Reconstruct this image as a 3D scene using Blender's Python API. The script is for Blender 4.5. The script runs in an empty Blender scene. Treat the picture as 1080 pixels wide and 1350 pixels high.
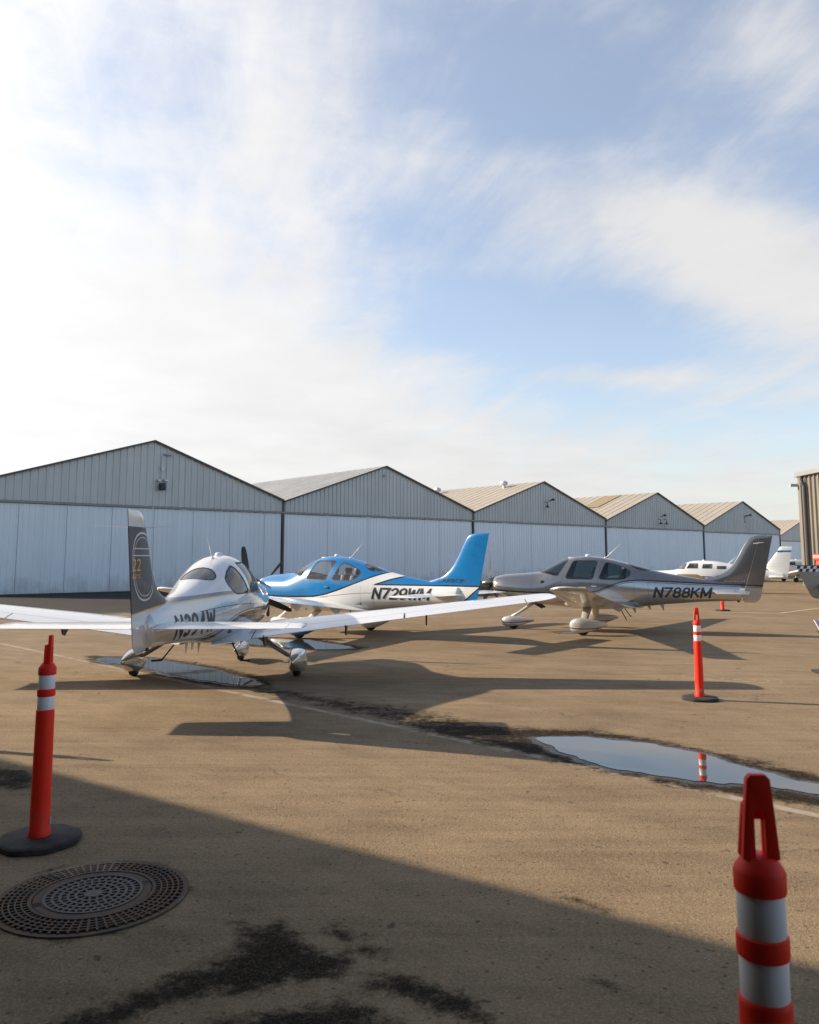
import bpy, bmesh, math, random
import numpy as np
from mathutils import Vector, Matrix, noise as mnoise
R = math.radians
random.seed(7)
S = bpy.context.scene
COL = S.collection

# ------------------------------------------------------------------ camera
cam_data = bpy.data.cameras.new('camera')
cam = bpy.data.objects.new('camera', cam_data); COL.objects.link(cam)
cam.location = (0, 0, 2.05)
cam.rotation_euler = (R(90 + 6.72), 0, 0)
cam_data.sensor_fit = 'VERTICAL'
cam_data.sensor_height = 36.0
cam_data.lens = 1074 / 1350 * 36.0
cam_data.shift_y = -67 / 1350
cam_data.clip_start = 0.05
cam_data.clip_end = 4000
cam_data.dof.use_dof = True
cam_data.dof.focus_distance = 17.0
cam_data.dof.aperture_fstop = 5.0
S.camera = cam

# ------------------------------------------------------------------ exposure
S.view_settings.view_transform = 'Standard'
S.view_settings.look = 'None'
S.view_settings.gamma = 1.0
S.view_settings.exposure = 0.75
S.render.resolution_x = 819
S.render.resolution_y = 1024

# ------------------------------------------------------------------ node helper
class X:
    """a shader socket with arithmetic"""
    tree = None
    def __init__(self, s): self.s = s
    @staticmethod
    def math(op, *a, clamp=False):
        n = X.tree.nodes.new('ShaderNodeMath'); n.operation = op; n.use_clamp = clamp
        for i, v in enumerate(a):
            if isinstance(v, X): X.tree.links.new(v.s, n.inputs[i])
            else: n.inputs[i].default_value = v
        return X(n.outputs[0])
    def __add__(a, b): return X.math('ADD', a, b)
    __radd__ = __add__
    def __sub__(a, b): return X.math('SUBTRACT', a, b)
    def __rsub__(a, b): return X.math('SUBTRACT', b, a)
    def __mul__(a, b): return X.math('MULTIPLY', a, b)
    __rmul__ = __mul__
    def __truediv__(a, b): return X.math('DIVIDE', a, b)
    def gt(a, b): return X.math('GREATER_THAN', a, b)
    def lt(a, b): return X.math('LESS_THAN', a, b)
    def max(a, b): return X.math('MAXIMUM', a, b)
    def min(a, b): return X.math('MINIMUM', a, b)
    def abs(a): return X.math('ABSOLUTE', a)
    def clamp(a): return X.math('ADD', a, 0.0, clamp=True)
    def smooth(a, lo, hi):
        n = X.tree.nodes.new('ShaderNodeMapRange'); n.interpolation_type = 'SMOOTHSTEP'
        X.tree.links.new(a.s, n.inputs['Value'])
        n.inputs['From Min'].default_value = lo; n.inputs['From Max'].default_value = hi
        return X(n.outputs['Result'])
    def curve(a, pts, xs, zs):
        n = X.tree.nodes.new('ShaderNodeFloatCurve')
        X.tree.links.new((a / xs).clamp().s, n.inputs['Value'])
        c = n.mapping.curves[0]
        P = [(p[0] / xs, p[1] / zs) for p in pts]
        c.points[0].location = P[0]; c.points[1].location = P[-1]
        for p in P[1:-1]: c.points.new(*p)
        n.mapping.extend = 'HORIZONTAL'
        n.mapping.use_clip = False
        n.mapping.update()
        return X(n.outputs[0]) * zs

def mixc(f, a, b):
    n = X.tree.nodes.new('ShaderNodeMix'); n.data_type = 'RGBA'
    for sock, v in ((n.inputs[0], f), (n.inputs[6], a), (n.inputs[7], b)):
        if isinstance(v, X): X.tree.links.new(v.s, sock)
        elif isinstance(v, (int, float)): sock.default_value = v
        else: sock.default_value = (*v[:3], 1)
    return X(n.outputs[2])
def mixf(f, a, b): return (b - a) * f + a if isinstance(b, X) or isinstance(a, X) else f * (b - a) + a

def noise(vec, scale, detail=4, rough=.55, dist=0.0, out='Fac'):
    n = X.tree.nodes.new('ShaderNodeTexNoise')
    if vec is not None: X.tree.links.new(vec.s, n.inputs['Vector'])
    n.inputs['Scale'].default_value = scale; n.inputs['Detail'].default_value = detail
    n.inputs['Roughness'].default_value = rough; n.inputs['Distortion'].default_value = dist
    return X(n.outputs[out])
def combine(x, y, z):
    n = X.tree.nodes.new('ShaderNodeCombineXYZ')
    for i, v in enumerate((x, y, z)):
        if isinstance(v, X): X.tree.links.new(v.s, n.inputs[i])
        else: n.inputs[i].default_value = v
    return X(n.outputs[0])
def sep(v):
    n = X.tree.nodes.new('ShaderNodeSeparateXYZ'); X.tree.links.new(v.s, n.inputs[0])
    return [X(o) for o in n.outputs]

# ------------------------------------------------------------------ sun and sky
SUN_EL, SUN_A = 23.6, 15.3            # shadows run along (cos A, -sin A) on the ground
sun_dir = Vector((-math.cos(R(SUN_A)) * math.cos(R(SUN_EL)), math.sin(R(SUN_A)) * math.cos(R(SUN_EL)), math.sin(R(SUN_EL))))
sd = bpy.data.lights.new('sun', 'SUN'); sd.energy = 5.0; sd.angle = R(0.65); sd.color = (1.0, 0.86, 0.68)
so = bpy.data.objects.new('sun', sd); COL.objects.link(so)
so.rotation_euler = sun_dir.to_track_quat('Z', 'Y').to_euler()
so.location = (-40, 12, 30)

world = bpy.data.worlds.new('World'); S.world = world; world.use_nodes = True
def build_world():
    t = world.node_tree; X.tree = t; t.nodes.clear()
    sky = t.nodes.new('ShaderNodeTexSky'); sky.sky_type = 'NISHITA'; sky.sun_disc = False
    sky.sun_elevation = R(SUN_EL)
    sky.sun_rotation = math.atan2(sun_dir.x, sun_dir.y)
    sky.air_density = 1.0; sky.dust_density = 1.2; sky.ozone_density = 1.0
    tc = t.nodes.new('ShaderNodeTexCoord'); d = X(tc.outputs['Generated'])
    x, y, z = sep(d)
    r = X.math('SQRT', x * x + y * y)
    az = X.math('ARCTAN2', x, y)                 # 0 ahead, + right
    el = X.math('ARCTAN2', z, r)
    zz = z.max(0.0) + 0.12
    uv = combine(x / zz, y / zz, 0.0)            # a flat cloud layer overhead
    # thin streaky layer
    n1 = noise(uv, 1.1, 7, .56, .5)
    rot = combine(x / zz * 0.9 + y / zz * 0.35, y / zz * 0.30 - x / zz * 0.25, 0.4)
    n2 = noise(rot, 3.2, 7, .6, .9)
    n3 = noise(combine(az * 2.0, el * 6.0, 1.7), 2.3, 6, .6, .3)
    # where the cover is thick and where it is thin
    def blob(a0, e0, sa, se, rotd=0.0):
        c, s = math.cos(R(rotd)), math.sin(R(rotd))
        da, de = az - R(a0), el - R(e0)
        u = (da * c + de * s) / R(sa); v = (de * c - da * s) / R(se)
        return X.math('EXPONENT', (u * u + v * v) * -1.0)
    cov = 0.36 - az * 0.45
    cov = cov + blob(-27, 20, 22, 18) * 0.16 - blob(-22, 31, 9, 7) * 0.16
    cov = cov + blob(-14, 10, 20, 10) * 0.45
    cov = cov + blob(23, 18.5, 9, 4.0, -28) * 0.80
    cov = cov + blob(14, 23.5, 12, 3.2, -18) * 0.30
    cov = cov + blob(26, 31, 5, 4, -20) * 0.40
    cov = cov + blob(15, 12.2, 7, 1.0, -4) * 0.55
    cov = cov + blob(8, 4, 40, 5.5) * 0.40
    cov = cov + blob(-9, 28, 3.0, 9, 8) * 0.18
    cov = cov - blob(7, 15.5, 12, 4.0, -14) * 0.55
    cov = cov - blob(8, 31, 10, 6, -30) * 0.25
    nz = (n1 - 0.5) * 0.80 + (n2 - 0.5) * 0.85 + (n3 - 0.5) * 0.60 + (noise(rot, 9.0, 8, .66, 1.2) - 0.5) * 0.32
    open_sky = el.smooth(R(38), R(52)).max(az.smooth(R(38), R(75))).max((az * -1.0).smooth(R(80), R(115)))
    cl = ((cov + nz).smooth(0.05, 0.85) * 0.76 + 0.20) * (1.0 - open_sky * 0.88)
    # light scattered forward through the veil, towards the sun
    sunv = d
    dp = x * sun_dir.x + y * sun_dir.y + z * sun_dir.z
    fwd = dp.max(0.0)
    glow = fwd * fwd * 0.55 + 0.95
    bright = glow * (noise(uv, 2.2, 5, .55) * 0.24 + 0.88)
    base = t.nodes.new('ShaderNodeVectorMath'); base.operation = 'SCALE'
    base.inputs[0].default_value = (7.3, 7.2, 7.15); t.links.new(bright.s, base.inputs['Scale'])
    skyb = t.nodes.new('ShaderNodeVectorMath'); skyb.operation = 'MULTIPLY'; skyb.inputs[1].default_value = (1.90, 1.88, 1.92)
    t.links.new(sky.outputs[0], skyb.inputs[0])
    m = mixc(cl, X(skyb.outputs[0]), X(base.outputs[0]))
    bg = t.nodes.new('ShaderNodeBackground'); bg.inputs['Strength'].default_value = 0.07
    t.links.new(m.s, bg.inputs['Color'])
    o = t.nodes.new('ShaderNodeOutputWorld'); t.links.new(bg.outputs[0], o.inputs['Surface'])
build_world()

# ------------------------------------------------------------------ materials
MATS = {}
def newmat(name):
    m = bpy.data.materials.new(name); m.use_nodes = True
    t = m.node_tree; t.nodes.clear(); X.tree = t
    o = t.nodes.new('ShaderNodeOutputMaterial'); p = t.nodes.new('ShaderNodeBsdfPrincipled')
    t.links.new(p.outputs[0], o.inputs['Surface'])
    return m, t, p, o
def setin(t, sock, v):
    if isinstance(v, X): t.links.new(v.s, sock)
    elif isinstance(v, (tuple, list)): sock.default_value = (*v[:3], 1)
    else: sock.default_value = v
def objco():
    n = X.tree.nodes.new('ShaderNodeTexCoord'); return X(n.outputs['Object'])
def geopos():
    n = X.tree.nodes.new('ShaderNodeNewGeometry'); return X(n.outputs['Position'])
def bump(t, p, h, strength=.3, dist=.01):
    b = t.nodes.new('ShaderNodeBump'); b.inputs['Strength'].default_value = strength; b.inputs['Distance'].default_value = dist
    t.links.new(h.s, b.inputs['Height']); t.links.new(b.outputs[0], p.inputs['Normal'])
def simple(name, col, rough=.5, metal=0.0, coat=0.0, var=0.12, scale=6.0, bmp=0.0, spec=.5):
    if name in MATS: return MATS[name]
    m, t, p, o = newmat(name)
    c = objco(); n = noise(c, scale, 5, .6)
    f = (n - .5) * (2 * var)
    dark = tuple(v * (1 - var) for v in col); light = tuple(min(1, v * (1 + var)) for v in col)
    setin(t, p.inputs['Base Color'], mixc(n, dark, light))
    p.inputs['Metallic'].default_value = metal
    setin(t, p.inputs['Roughness'], (n - .5) * .15 + rough)
    p.inputs['Coat Weight'].default_value = coat; p.inputs['Coat Roughness'].default_value = .05
    p.inputs['Specular IOR Level'].default_value = spec
    if bmp: bump(t, p, noise(c, scale * 8, 4, .6), bmp, .004)
    MATS[name] = m
    return m
def glass_mat(name, tint, rough=.02):
    m = bpy.data.materials.new(name); m.use_nodes = True
    t = m.node_tree; t.nodes.clear(); X.tree = t
    o = t.nodes.new('ShaderNodeOutputMaterial')
    tr = t.nodes.new('ShaderNodeBsdfTransparent'); tr.inputs[0].default_value = (*tint, 1)
    gl = t.nodes.new('ShaderNodeBsdfGlossy'); gl.inputs['Roughness'].default_value = rough
    gl.inputs['Color'].default_value = (.95, .95, .95, 1)
    lw = t.nodes.new('ShaderNodeLayerWeight'); lw.inputs['Blend'].default_value = .5
    fc = X(lw.outputs['Facing']); f = (fc * fc * fc * fc * .75 + .055).clamp()
    mx = t.nodes.new('ShaderNodeMixShader'); t.links.new(f.s, mx.inputs[0])
    t.links.new(tr.outputs[0], mx.inputs[1]); t.links.new(gl.outputs[0], mx.inputs[2])
    t.links.new(mx.outputs[0], o.inputs['Surface'])
    return m

RUBBER = simple('tyre_rubber', (.018, .018, .018), .8, bmp=.2)
BLACK = simple('black_plastic', (.02, .02, .022), .55)
DARKM = simple('dark_metal', (.06, .06, .065), .4, .6)
CHROME = simple('polished_metal', (.62, .62, .62), .16, 1.0, var=.06)
WHITEP = simple('white_paint', (.78, .77, .75), .3, coat=.5, var=.03)
BLADE = simple('propeller_black', (.018, .018, .02), .42)
SEAT = simple('seat_leather', (.07, .065, .06), .6)
SEATL = simple('pale_seat_leather', (.26, .22, .18), .6)
LINER = simple('cabin_lining', (.10, .095, .09), .8)
LINER_L = simple('pale_cabin_lining', (.62, .58, .52), .7)
PANELM = simple('instrument_panel_black', (.02, .02, .022), .6)
GLASS_D = glass_mat('tinted_window_glass', (.30, .37, .36))
GLASS_L = glass_mat('clear_window_glass', (.90, .91, .89))
ORANGE = None

# ------------------------------------------------------------------ mesh helpers
def link(name, bm, mat, parent=None, smooth=True, mats=None, sharp=None):
    me = bpy.data.meshes.new(name); bm.normal_update(); bm.to_mesh(me); bm.free()
    for m in (mats or [mat]): me.materials.append(m)
    if smooth:
        me.polygons.foreach_set('use_smooth', [True] * len(me.polygons))
        if sharp: me.set_sharp_from_angle(angle=R(sharp))
    o = bpy.data.objects.new(name, me); COL.objects.link(o)
    if parent: o.parent = parent
    return o
def thing(name, label, cat, loc=(0, 0, 0), rz=0.0, group=None):
    o = bpy.data.objects.new(name, None); COL.objects.link(o)
    o.location = loc; o.rotation_euler = (0, 0, rz); o.empty_display_size = .3
    tag(o, label, cat, group); return o
def tag(o, label, cat, group=None):
    o['label'] = label; o['category'] = cat
    if group: o['group'] = group
    return o
def structure(o, label=None, kind='structure'):
    o['kind'] = kind
    if label: o['label'] = label
    return o
def box(bm, a, b, M=None, bev=0.0):
    (x0, y0, z0), (x1, y1, z1) = a, b
    r = bmesh.ops.create_cube(bm, size=1.0)
    vs = r['verts']
    for v in vs:
        v.co = Vector(((x0 + x1) / 2 + v.co.x * (x1 - x0), (y0 + y1) / 2 + v.co.y * (y1 - y0), (z0 + z1) / 2 + v.co.z * (z1 - z0)))
    if bev:
        es = list({e for v in vs for e in v.link_edges})
        q = bmesh.ops.bevel(bm, geom=es, offset=bev, segments=2, affect='EDGES', profile=.6)
        vs = list({v for f in q['faces'] for v in f.verts} | {v for v in vs if v.is_valid})
    if M is not None:
        for v in vs: v.co = M @ v.co
    return vs
def loft(bm, rings, close=True, cap0=True, cap1=True):
    """rings: list of lists of points, equal length"""
    V = [[bm.verts.new(p) for p in r] for r in rings]
    n = len(V[0])
    for i in range(len(V) - 1):
        for j in range(n if close else n - 1):
            k = (j + 1) % n
            try: bm.faces.new((V[i][j], V[i][k], V[i + 1][k], V[i + 1][j]))
            except ValueError: pass
    if cap0: bm.faces.new(V[0][::-1])
    if cap1: bm.faces.new(V[-1])
    return V
def fixn(bm): bmesh.ops.recalc_face_normals(bm, faces=bm.faces[:])
def tube(bm, pts, rad, seg=10, flat=1.0, axis=None):
    pts = [Vector(p) for p in pts]
    rad = rad if isinstance(rad, (list, tuple)) else [rad] * len(pts)
    rings = []
    for i, p in enumerate(pts):
        d = (pts[min(i + 1, len(pts) - 1)] - pts[max(i - 1, 0)]).normalized()
        a = Vector(axis) if axis else (Vector((0, 0, 1)) if abs(d.z) < .9 else Vector((1, 0, 0)))
        u = (a - d * a.dot(d)).normalized(); v = d.cross(u)
        rings.append([p + u * (rad[i] * math.cos(2 * math.pi * k / seg)) + v * (rad[i] * flat * math.sin(2 * math.pi * k / seg)) for k in range(seg)])
    loft(bm, rings)
def lathe(bm, prof, seg=32, M=None, cap0=False, cap1=False):
    rings = [[Vector((r * math.cos(2 * math.pi * k / seg), r * math.sin(2 * math.pi * k / seg), z)) for k in range(seg)] for r, z in prof]
    if M is not None: rings = [[M @ p for p in r] for r in rings]
    loft(bm, rings, True, cap0, cap1)
def pchip(pts):
    xs = np.array([p[0] for p in pts], float); ys = np.array([p[1] for p in pts], float)
    h = np.diff(xs); dl = np.diff(ys) / h; m = np.zeros(len(xs))
    m[0], m[-1] = dl[0], dl[-1]
    for i in range(1, len(xs) - 1):
        if dl[i - 1] * dl[i] > 0:
            w1, w2 = 2 * h[i] + h[i - 1], h[i] + 2 * h[i - 1]
            m[i] = (w1 + w2) / (w1 / dl[i - 1] + w2 / dl[i])
    def f(x):
        x = min(max(x, xs[0]), xs[-1]); i = min(int(np.searchsorted(xs, x, 'right')) - 1, len(xs) - 2); i = max(i, 0)
        t = (x - xs[i]) / h[i]
        return float((2 * t**3 - 3 * t**2 + 1) * ys[i] + (t**3 - 2 * t**2 + t) * h[i] * m[i] + (-2 * t**3 + 3 * t**2) * ys[i + 1] + (t**3 - t**2) * h[i] * m[i + 1])
    return f
def airfoil(c0, c1, n=12, thick=.12, camber=.02, sharp=False):
    """closed loop of (c, t) between chord fractions c0..c1"""
    def th(c): return 5 * thick * (.2969 * math.sqrt(max(c, 0)) - .126 * c - .3516 * c * c + .2843 * c**3 - .1015 * c**4) + .002
    def cam_(c): return camber * 4 * c * (1 - c)
    up, lo = [], []
    for i in range(n + 1):
        s = i / n
        c = c0 + (c1 - c0) * ((1 - math.cos(s * math.pi / 2)) if c0 == 0 else s)
        up.append((c, cam_(c) + th(c))); lo.append((c, cam_(c) - th(c)))
    return up + lo[::-1][:-1] if c0 == 0 else up + lo[::-1]
def copy_tree(o, parent=None):
    c = o.copy(); COL.objects.link(c)
    if parent is not None: c.parent = parent
    for ch in [q for q in bpy.data.objects if q.parent == o]: copy_tree(ch, c)
    return c

# ------------------------------------------------------------------ ground
def poly_noise(pts, amp=.06, seg=.05, seed=0):
    out = []
    for i in range(len(pts)):
        a, b = Vector(pts[i]), Vector(pts[(i + 1) % len(pts)])
        n = max(1, int((b - a).length / seg))
        for k in range(n):
            p = a.lerp(b, k / n); out.append(p)
    for _ in range(14):
        out = [(out[i - 1] + out[i] * 2 + out[(i + 1) % len(out)]) / 4 for i in range(len(out))]
    res = []
    for p in out:
        q = Vector((p.x * 2.2, p.y * 2.2, seed))
        d = mnoise.noise_vector(q) * amp + mnoise.noise_vector(q * 3.7) * amp * .45 + mnoise.noise_vector(q * 9.0) * amp * .22
        res.append((p.x + d.x, p.y + d.y))
    return res
PUD_MAIN = poly_noise([(1.35, 9.60), (1.62, 9.66), (1.98, 9.64), (2.46, 9.42), (2.92, 9.06), (3.26, 8.50), (3.48, 7.95), (3.9, 7.4), (4.6, 6.9), (4.55, 6.75),
                       (3.7, 7.30), (3.37, 7.50), (3.11, 7.65), (2.68, 7.83), (2.23, 8.05), (1.85, 8.46), (1.58, 9.05)], .085, seed=1.3)
PUD_WHITE = poly_noise([(-6.4, 17.1), (-5.35, 16.95), (-3.81, 15.53), (-2.65, 14.07), (-2.39, 13.52), (-2.64, 13.35), (-3.58, 14.05), (-4.91, 15.45), (-5.9, 16.3)], .10, seed=4.1)
PUD_BLUE = poly_noise([(-4.4, 20.6), (-3.67, 21.0), (-2.6, 20.9), (-2.2, 20.2), (-1.67, 19.6), (-1.25, 18.85), (-1.31, 18.68), (-2.03, 18.6), (-2.5, 18.8), (-3.09, 19.15), (-4.0, 19.8)], .10, seed=8.8)
PUD_GREY = poly_noise([(4.02, 22.75), (4.3, 22.95), (4.7, 22.8), (4.6, 22.55), (4.2, 22.5)], .05, seed=2.7)
PUD_SLIM = poly_noise([(-1.75, 12.55), (-1.3, 12.25), (-0.75, 11.72), (-0.95, 11.62), (-1.45, 11.98)], .06, seed=6.3)
PUDDLES = (PUD_MAIN, PUD_WHITE, PUD_BLUE, PUD_GREY)
WET = [  # polygon, softness, strength
    ([(1.15, 10.25), (2.22, 10.02), (2.82, 9.55), (3.38, 8.80), (3.95, 8.0), (5.2, 7.1), (5.0, 6.3), (3.9, 6.72), (3.16, 7.08), (2.42, 7.56), (1.81, 8.14), (1.0, 9.1), (.2, 9.9), (.0, 10.3), (.5, 10.5)], .50, .74),
    ([(-2.4, 13.5), (-1.41, 12.6), (-.6, 11.85), (.3, 11.3), (.9, 10.5), (1.3, 10.0), (.2, 9.9), (-.2, 10.4), (-1.32, 11.6), (-2.2, 12.6), (-2.7, 13.2)], .75, .55),
    ([(-6.9, 17.5), (-5.2, 17.2), (-3.6, 15.8), (-2.3, 14.1), (-2.2, 13.3), (-2.7, 13.1), (-3.7, 13.8), (-5.0, 15.2), (-6.2, 16.2)], .5, .7),
    ([(-4.7, 20.9), (-3.6, 21.4), (-2.4, 21.2), (-1.7, 20.2), (-.9, 18.9), (-1.2, 18.4), (-2.1, 18.3), (-3.2, 18.8), (-4.4, 19.7)], .5, .7),
    ([(3.7, 22.8), (4.3, 23.1), (4.9, 22.8), (4.7, 22.4), (4.1, 22.35)], .25, .6),
    # damp blotches in the shade at the bottom
    ([(-1.62, 3.80), (-1.33, 4.18), (-1.05, 4.36), (-.90, 4.55), (-.92, 4.85), (-.70, 4.86), (-.50, 4.66), (-.30, 4.44), (-.42, 4.28), (-.70, 4.22), (-.95, 4.08), (-1.25, 3.92), (-1.4, 3.7)], .34, .80),
    ([(-.34, 4.33), (-.14, 4.33), (.10, 4.22), (.34, 4.05), (.42, 3.80), (.25, 3.88), (.02, 4.02), (-.2, 4.12)], .28, .76),
    ([(-.72, 3.98), (-.40, 4.06), (-.1, 3.92), (.05, 3.70), (-.5, 3.55), (-1.0, 3.7)], .34, .80),
    ([(.86, 4.30), (.98, 4.24), (1.06, 4.12), (.95, 4.06), (.86, 4.16)], .20, .6),
    ([(.86, 5.36), (1.02, 5.28), (1.2, 5.0), (1.12, 4.84), (1.0, 5.06), (.88, 5.2)], .22, .5),
    ([(-.50, 4.9), (-.36, 4.86), (-.2, 4.62), (.0, 4.42), (-.1, 4.36), (-.3, 4.55)], .22, .6),
    ([(-1.925 + .64 * math.cos(a), 5.235 + .64 * math.sin(a)) for a in np.linspace(0, 2 * math.pi, 28, endpoint=False)], .16, .30),
    ([(-5.2, 8.2), (-4.2, 8.4), (-3.5, 8.05), (-3.3, 7.6), (-4.4, 7.4), (-5.4, 7.6)], .35, .7),
]
def sdist(P, poly):
    """signed distance (negative inside) of Nx2 points to polygon"""
    poly = np.array(poly, float); d = np.full(len(P), 1e9); ins = np.zeros(len(P), bool)
    for i in range(len(poly)):
        a, b = poly[i - 1], poly[i]
        ab = b - a; t = np.clip(((P - a) @ ab) / (ab @ ab), 0, 1)
        q = a + t[:, None] * ab
        d = np.minimum(d, np.hypot(*(P - q).T))
        c = ((a[1] > P[:, 1]) != (b[1] > P[:, 1]))
        with np.errstate(divide='ignore', invalid='ignore'):
            xi = (b[0] - a[0]) * (P[:, 1] - a[1]) / (b[1] - a[1]) + a[0]
        ins ^= c & (P[:, 0] < xi)
    return np.where(ins, -d, d)

H0C = ((373 - 540) / 1074 * 56.0, 56.0)
def build_ground():
    xs = np.arange(-7.2, 5.6, .06)
    xs = np.concatenate([-np.geomspace(7.3, 900, 40)[::-1], xs, np.geomspace(5.7, 900, 44)])
    ys = np.concatenate([-np.geomspace(.3, 600, 24)[::-1], np.arange(0, 3.3, .3), np.arange(3.3, 6.0, .035), np.arange(6.0, 11.0, .05), np.arange(11.0, 23.5, .10), np.geomspace(23.8, 1500, 44)])
    xx, yy = np.meshgrid(xs, ys); P = np.stack([xx.ravel(), yy.ravel()], 1)
    wet = np.zeros(len(P))
    near = (P[:, 0] > -9) & (P[:, 0] < 7) & (P[:, 1] > 2.5) & (P[:, 1] < 24)
    Q = P[near]
    jit = np.array([[mnoise.noise(Vector((x * 2.5, y * 2.5, 0.3))) * .09 + mnoise.noise(Vector((x * 8, y * 8, 3.3))) * .045,
                     mnoise.noise(Vector((x * 2.5, y * 2.5, 9.3))) * .09 + mnoise.noise(Vector((x * 8, y * 8, 5.3))) * .045] for x, y in Q])
    w = np.zeros(len(Q))
    for poly, soft, st in WET:
        d = sdist(Q + jit, poly)
        k = np.clip(.5 - d / soft, 0, 1); k = k * k * (3 - 2 * k) * st
        w = np.maximum(w, k)
    wet[near] = w
    nx, ny = len(xs), len(ys)
    idx = np.arange(nx * ny).reshape(ny, nx)
    F = np.stack([idx[:-1, :-1].ravel(), idx[:-1, 1:].ravel(), idx[1:, 1:].ravel(), idx[1:, :-1].ravel()], 1)
    me = bpy.data.meshes.new('tarmac')
    me.vertices.add(len(P)); co = np.zeros((len(P), 3)); co[:, :2] = P
    me.vertices.foreach_set('co', co.ravel())
    me.loops.add(F.size); me.loops.foreach_set('vertex_index', F.ravel())
    me.polygons.add(len(F)); me.polygons.foreach_set('loop_start', np.arange(0, F.size, 4)); me.polygons.foreach_set('loop_total', np.full(len(F), 4))
    me.update(calc_edges=True)
    film = np.zeros(len(P)); fw = np.zeros(len(Q))
    for poly in PUDDLES:
        d = sdist(Q + jit * .8, poly); fw = np.maximum(fw, np.clip(1 - np.maximum(d, 0) / .26, 0, 1))
    film[near] = fw
    at2 = me.attributes.new('film', 'FLOAT', 'POINT'); at2.data.foreach_set('value', film.astype(np.float32))
    at = me.attributes.new('damp', 'FLOAT', 'POINT'); at.data.foreach_set('value', wet.astype(np.float32))
    o = bpy.data.objects.new('tarmac', me); COL.objects.link(o)
    structure(o, 'worn tan airfield tarmac with damp patches')
    # material
    m, t, p, out = newmat('worn_tarmac')
    c = geopos(); x, y, z = sep(c)
    an = t.nodes.new('ShaderNodeAttribute'); an.attribute_name = 'damp'; damp = X(an.outputs['Fac'])
    big = noise(c, .22, 5, .6); mid = noise(c, 1.3, 6, .62); fine = noise(c, 42, 4, .7); grit = noise(c, 130, 3, .7)
    # sweeping marks: long streaks left by tyres and rain along the apron
    rx = x * .80 - y * .60; ry = x * .60 + y * .80
    streak = noise(combine(rx * .35, ry * 3.0, 0.0), 1.0, 6, .6, .6)
    streak2 = noise(combine(x * .25, y * 5.0, 4.0), 1.0, 5, .65, .4)
    v = big * .36 + mid * .34 + streak * .26 + streak2 * .34 + fine * .46 + grit * .46
    v = v.smooth(.78, 1.38)
    col = mixc(v, (.106, .072, .038), (.318, .226, .134))
    # stones of the aggregate, each its own tone
    ag = t.nodes.new('ShaderNodeTexVoronoi'); t.links.new(c.s, ag.inputs['Vector']); ag.inputs['Scale'].default_value = 115
    agt = sep(X(ag.outputs['Color']))[0]
    col = mixc(agt.gt(.80) * .17, col, (.50, .40, .29)); col = mixc(agt.lt(.22) * .20, col, (.075, .054, .034))
    ag2 = t.nodes.new('ShaderNodeTexVoronoi'); t.links.new(c.s, ag2.inputs['Vector']); ag2.inputs['Scale'].default_value = 24
    pit2 = X(ag2.outputs['Distance']).lt(.26) * sep(X(ag2.outputs['Color']))[1].gt(.86)
    col = mixc(pit2 * .62, col, (.05, .036, .024))
    # grit stones
    vor = t.nodes.new('ShaderNodeTexVoronoi'); t.links.new(c.s, vor.inputs['Vector']); vor.inputs['Scale'].default_value = 70
    spk = X(vor.outputs['Distance']).lt(.20) * noise(c, 9, 3).gt(.56)
    col = mixc(spk * .75, col, (.075, .055, .04))
    lsp = noise(c, 210, 2, .6).gt(.66)
    col = mixc(lsp * .35, col, (.46, .38, .29))
    # dark crumbs and old stains
    st = noise(c, .8, 6, .7, .5).smooth(.60, .74)
    col = mixc(st * .30, col, (.09, .068, .05))
    cr = noise(c, 6.5, 2, .5, .3).smooth(.715, .73)
    col = mixc(cr * .6, col, (.05, .04, .032))
    vc = t.nodes.new('ShaderNodeTexVoronoi'); vc.feature = 'DISTANCE_TO_EDGE'; vc.inputs['Scale'].default_value = .42
    wob = combine(x + (noise(c, 1.6, 5, .6) - .5) * .9, y + (noise(c, 1.9, 5, .6) - .5) * .9, 0.0); t.links.new(wob.s, vc.inputs['Vector'])
    ck = (1.0 - X(vc.outputs['Distance']).smooth(.0015, .006)) * noise(c, .5, 4, .6).smooth(.50, .64)
    col = mixc(ck * .55, col, (.06, .046, .034))
    oil = noise(c, 2.1, 3, .5, .2).smooth(.69, .76); col = mixc(oil * .35, col, (.055, .042, .032))
    # worn painted lines
    def seg(x0, y0, x1, y1, w):
        L = math.hypot(x1 - x0, y1 - y0); ux, uy = (x1 - x0) / L, (y1 - y0) / L
        s = (x - x0) * ux + (y - y0) * uy; d = ((x - x0) * uy - (y - y0) * ux).abs()
        return (1.0 - d.smooth(w * .40, w * .62)) * s.gt(0.0) * s.lt(L)
    wear = noise(c, 3.0, 6, .7).smooth(.38, .62)
    l1 = seg(-16.0, 26.1, 7.4, 2.65, .11) * (wear * .30 + .07)
    l2 = seg(13.65, 30.5, 21.0, 37.9, .11) * (wear * .4 + .5)
    l2 = l2.max(seg(4.0, 33.4, 13.65, 30.5, .10) * (wear * .5 + .2))
    col = mixc(l1.max(l2), col, (.60, .54, .45))
    # tyre scrub arcs by the delineator
    dx, dy = x - 5.55, y - 14.1
    rr = X.math('SQRT', dx * dx + dy * dy)
    arcs = (X.math('SINE', rr * 30.0)).smooth(.55, 1.0) * (1.0 - rr.smooth(.35, 1.25)) * noise(c, 1.7, 4).smooth(.35, .6)
    col = mixc(arcs * .28, col, (.45, .37, .28))
    # darker neutral grey strip along the hangar fronts
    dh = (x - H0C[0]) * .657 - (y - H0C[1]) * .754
    strip = (1.0 - (dh + (mid - .5) * 3.0).smooth(17.0, 19.0)) * (1.0 - (x * .754 + y * .657).smooth(38.0, 46.0))
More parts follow.
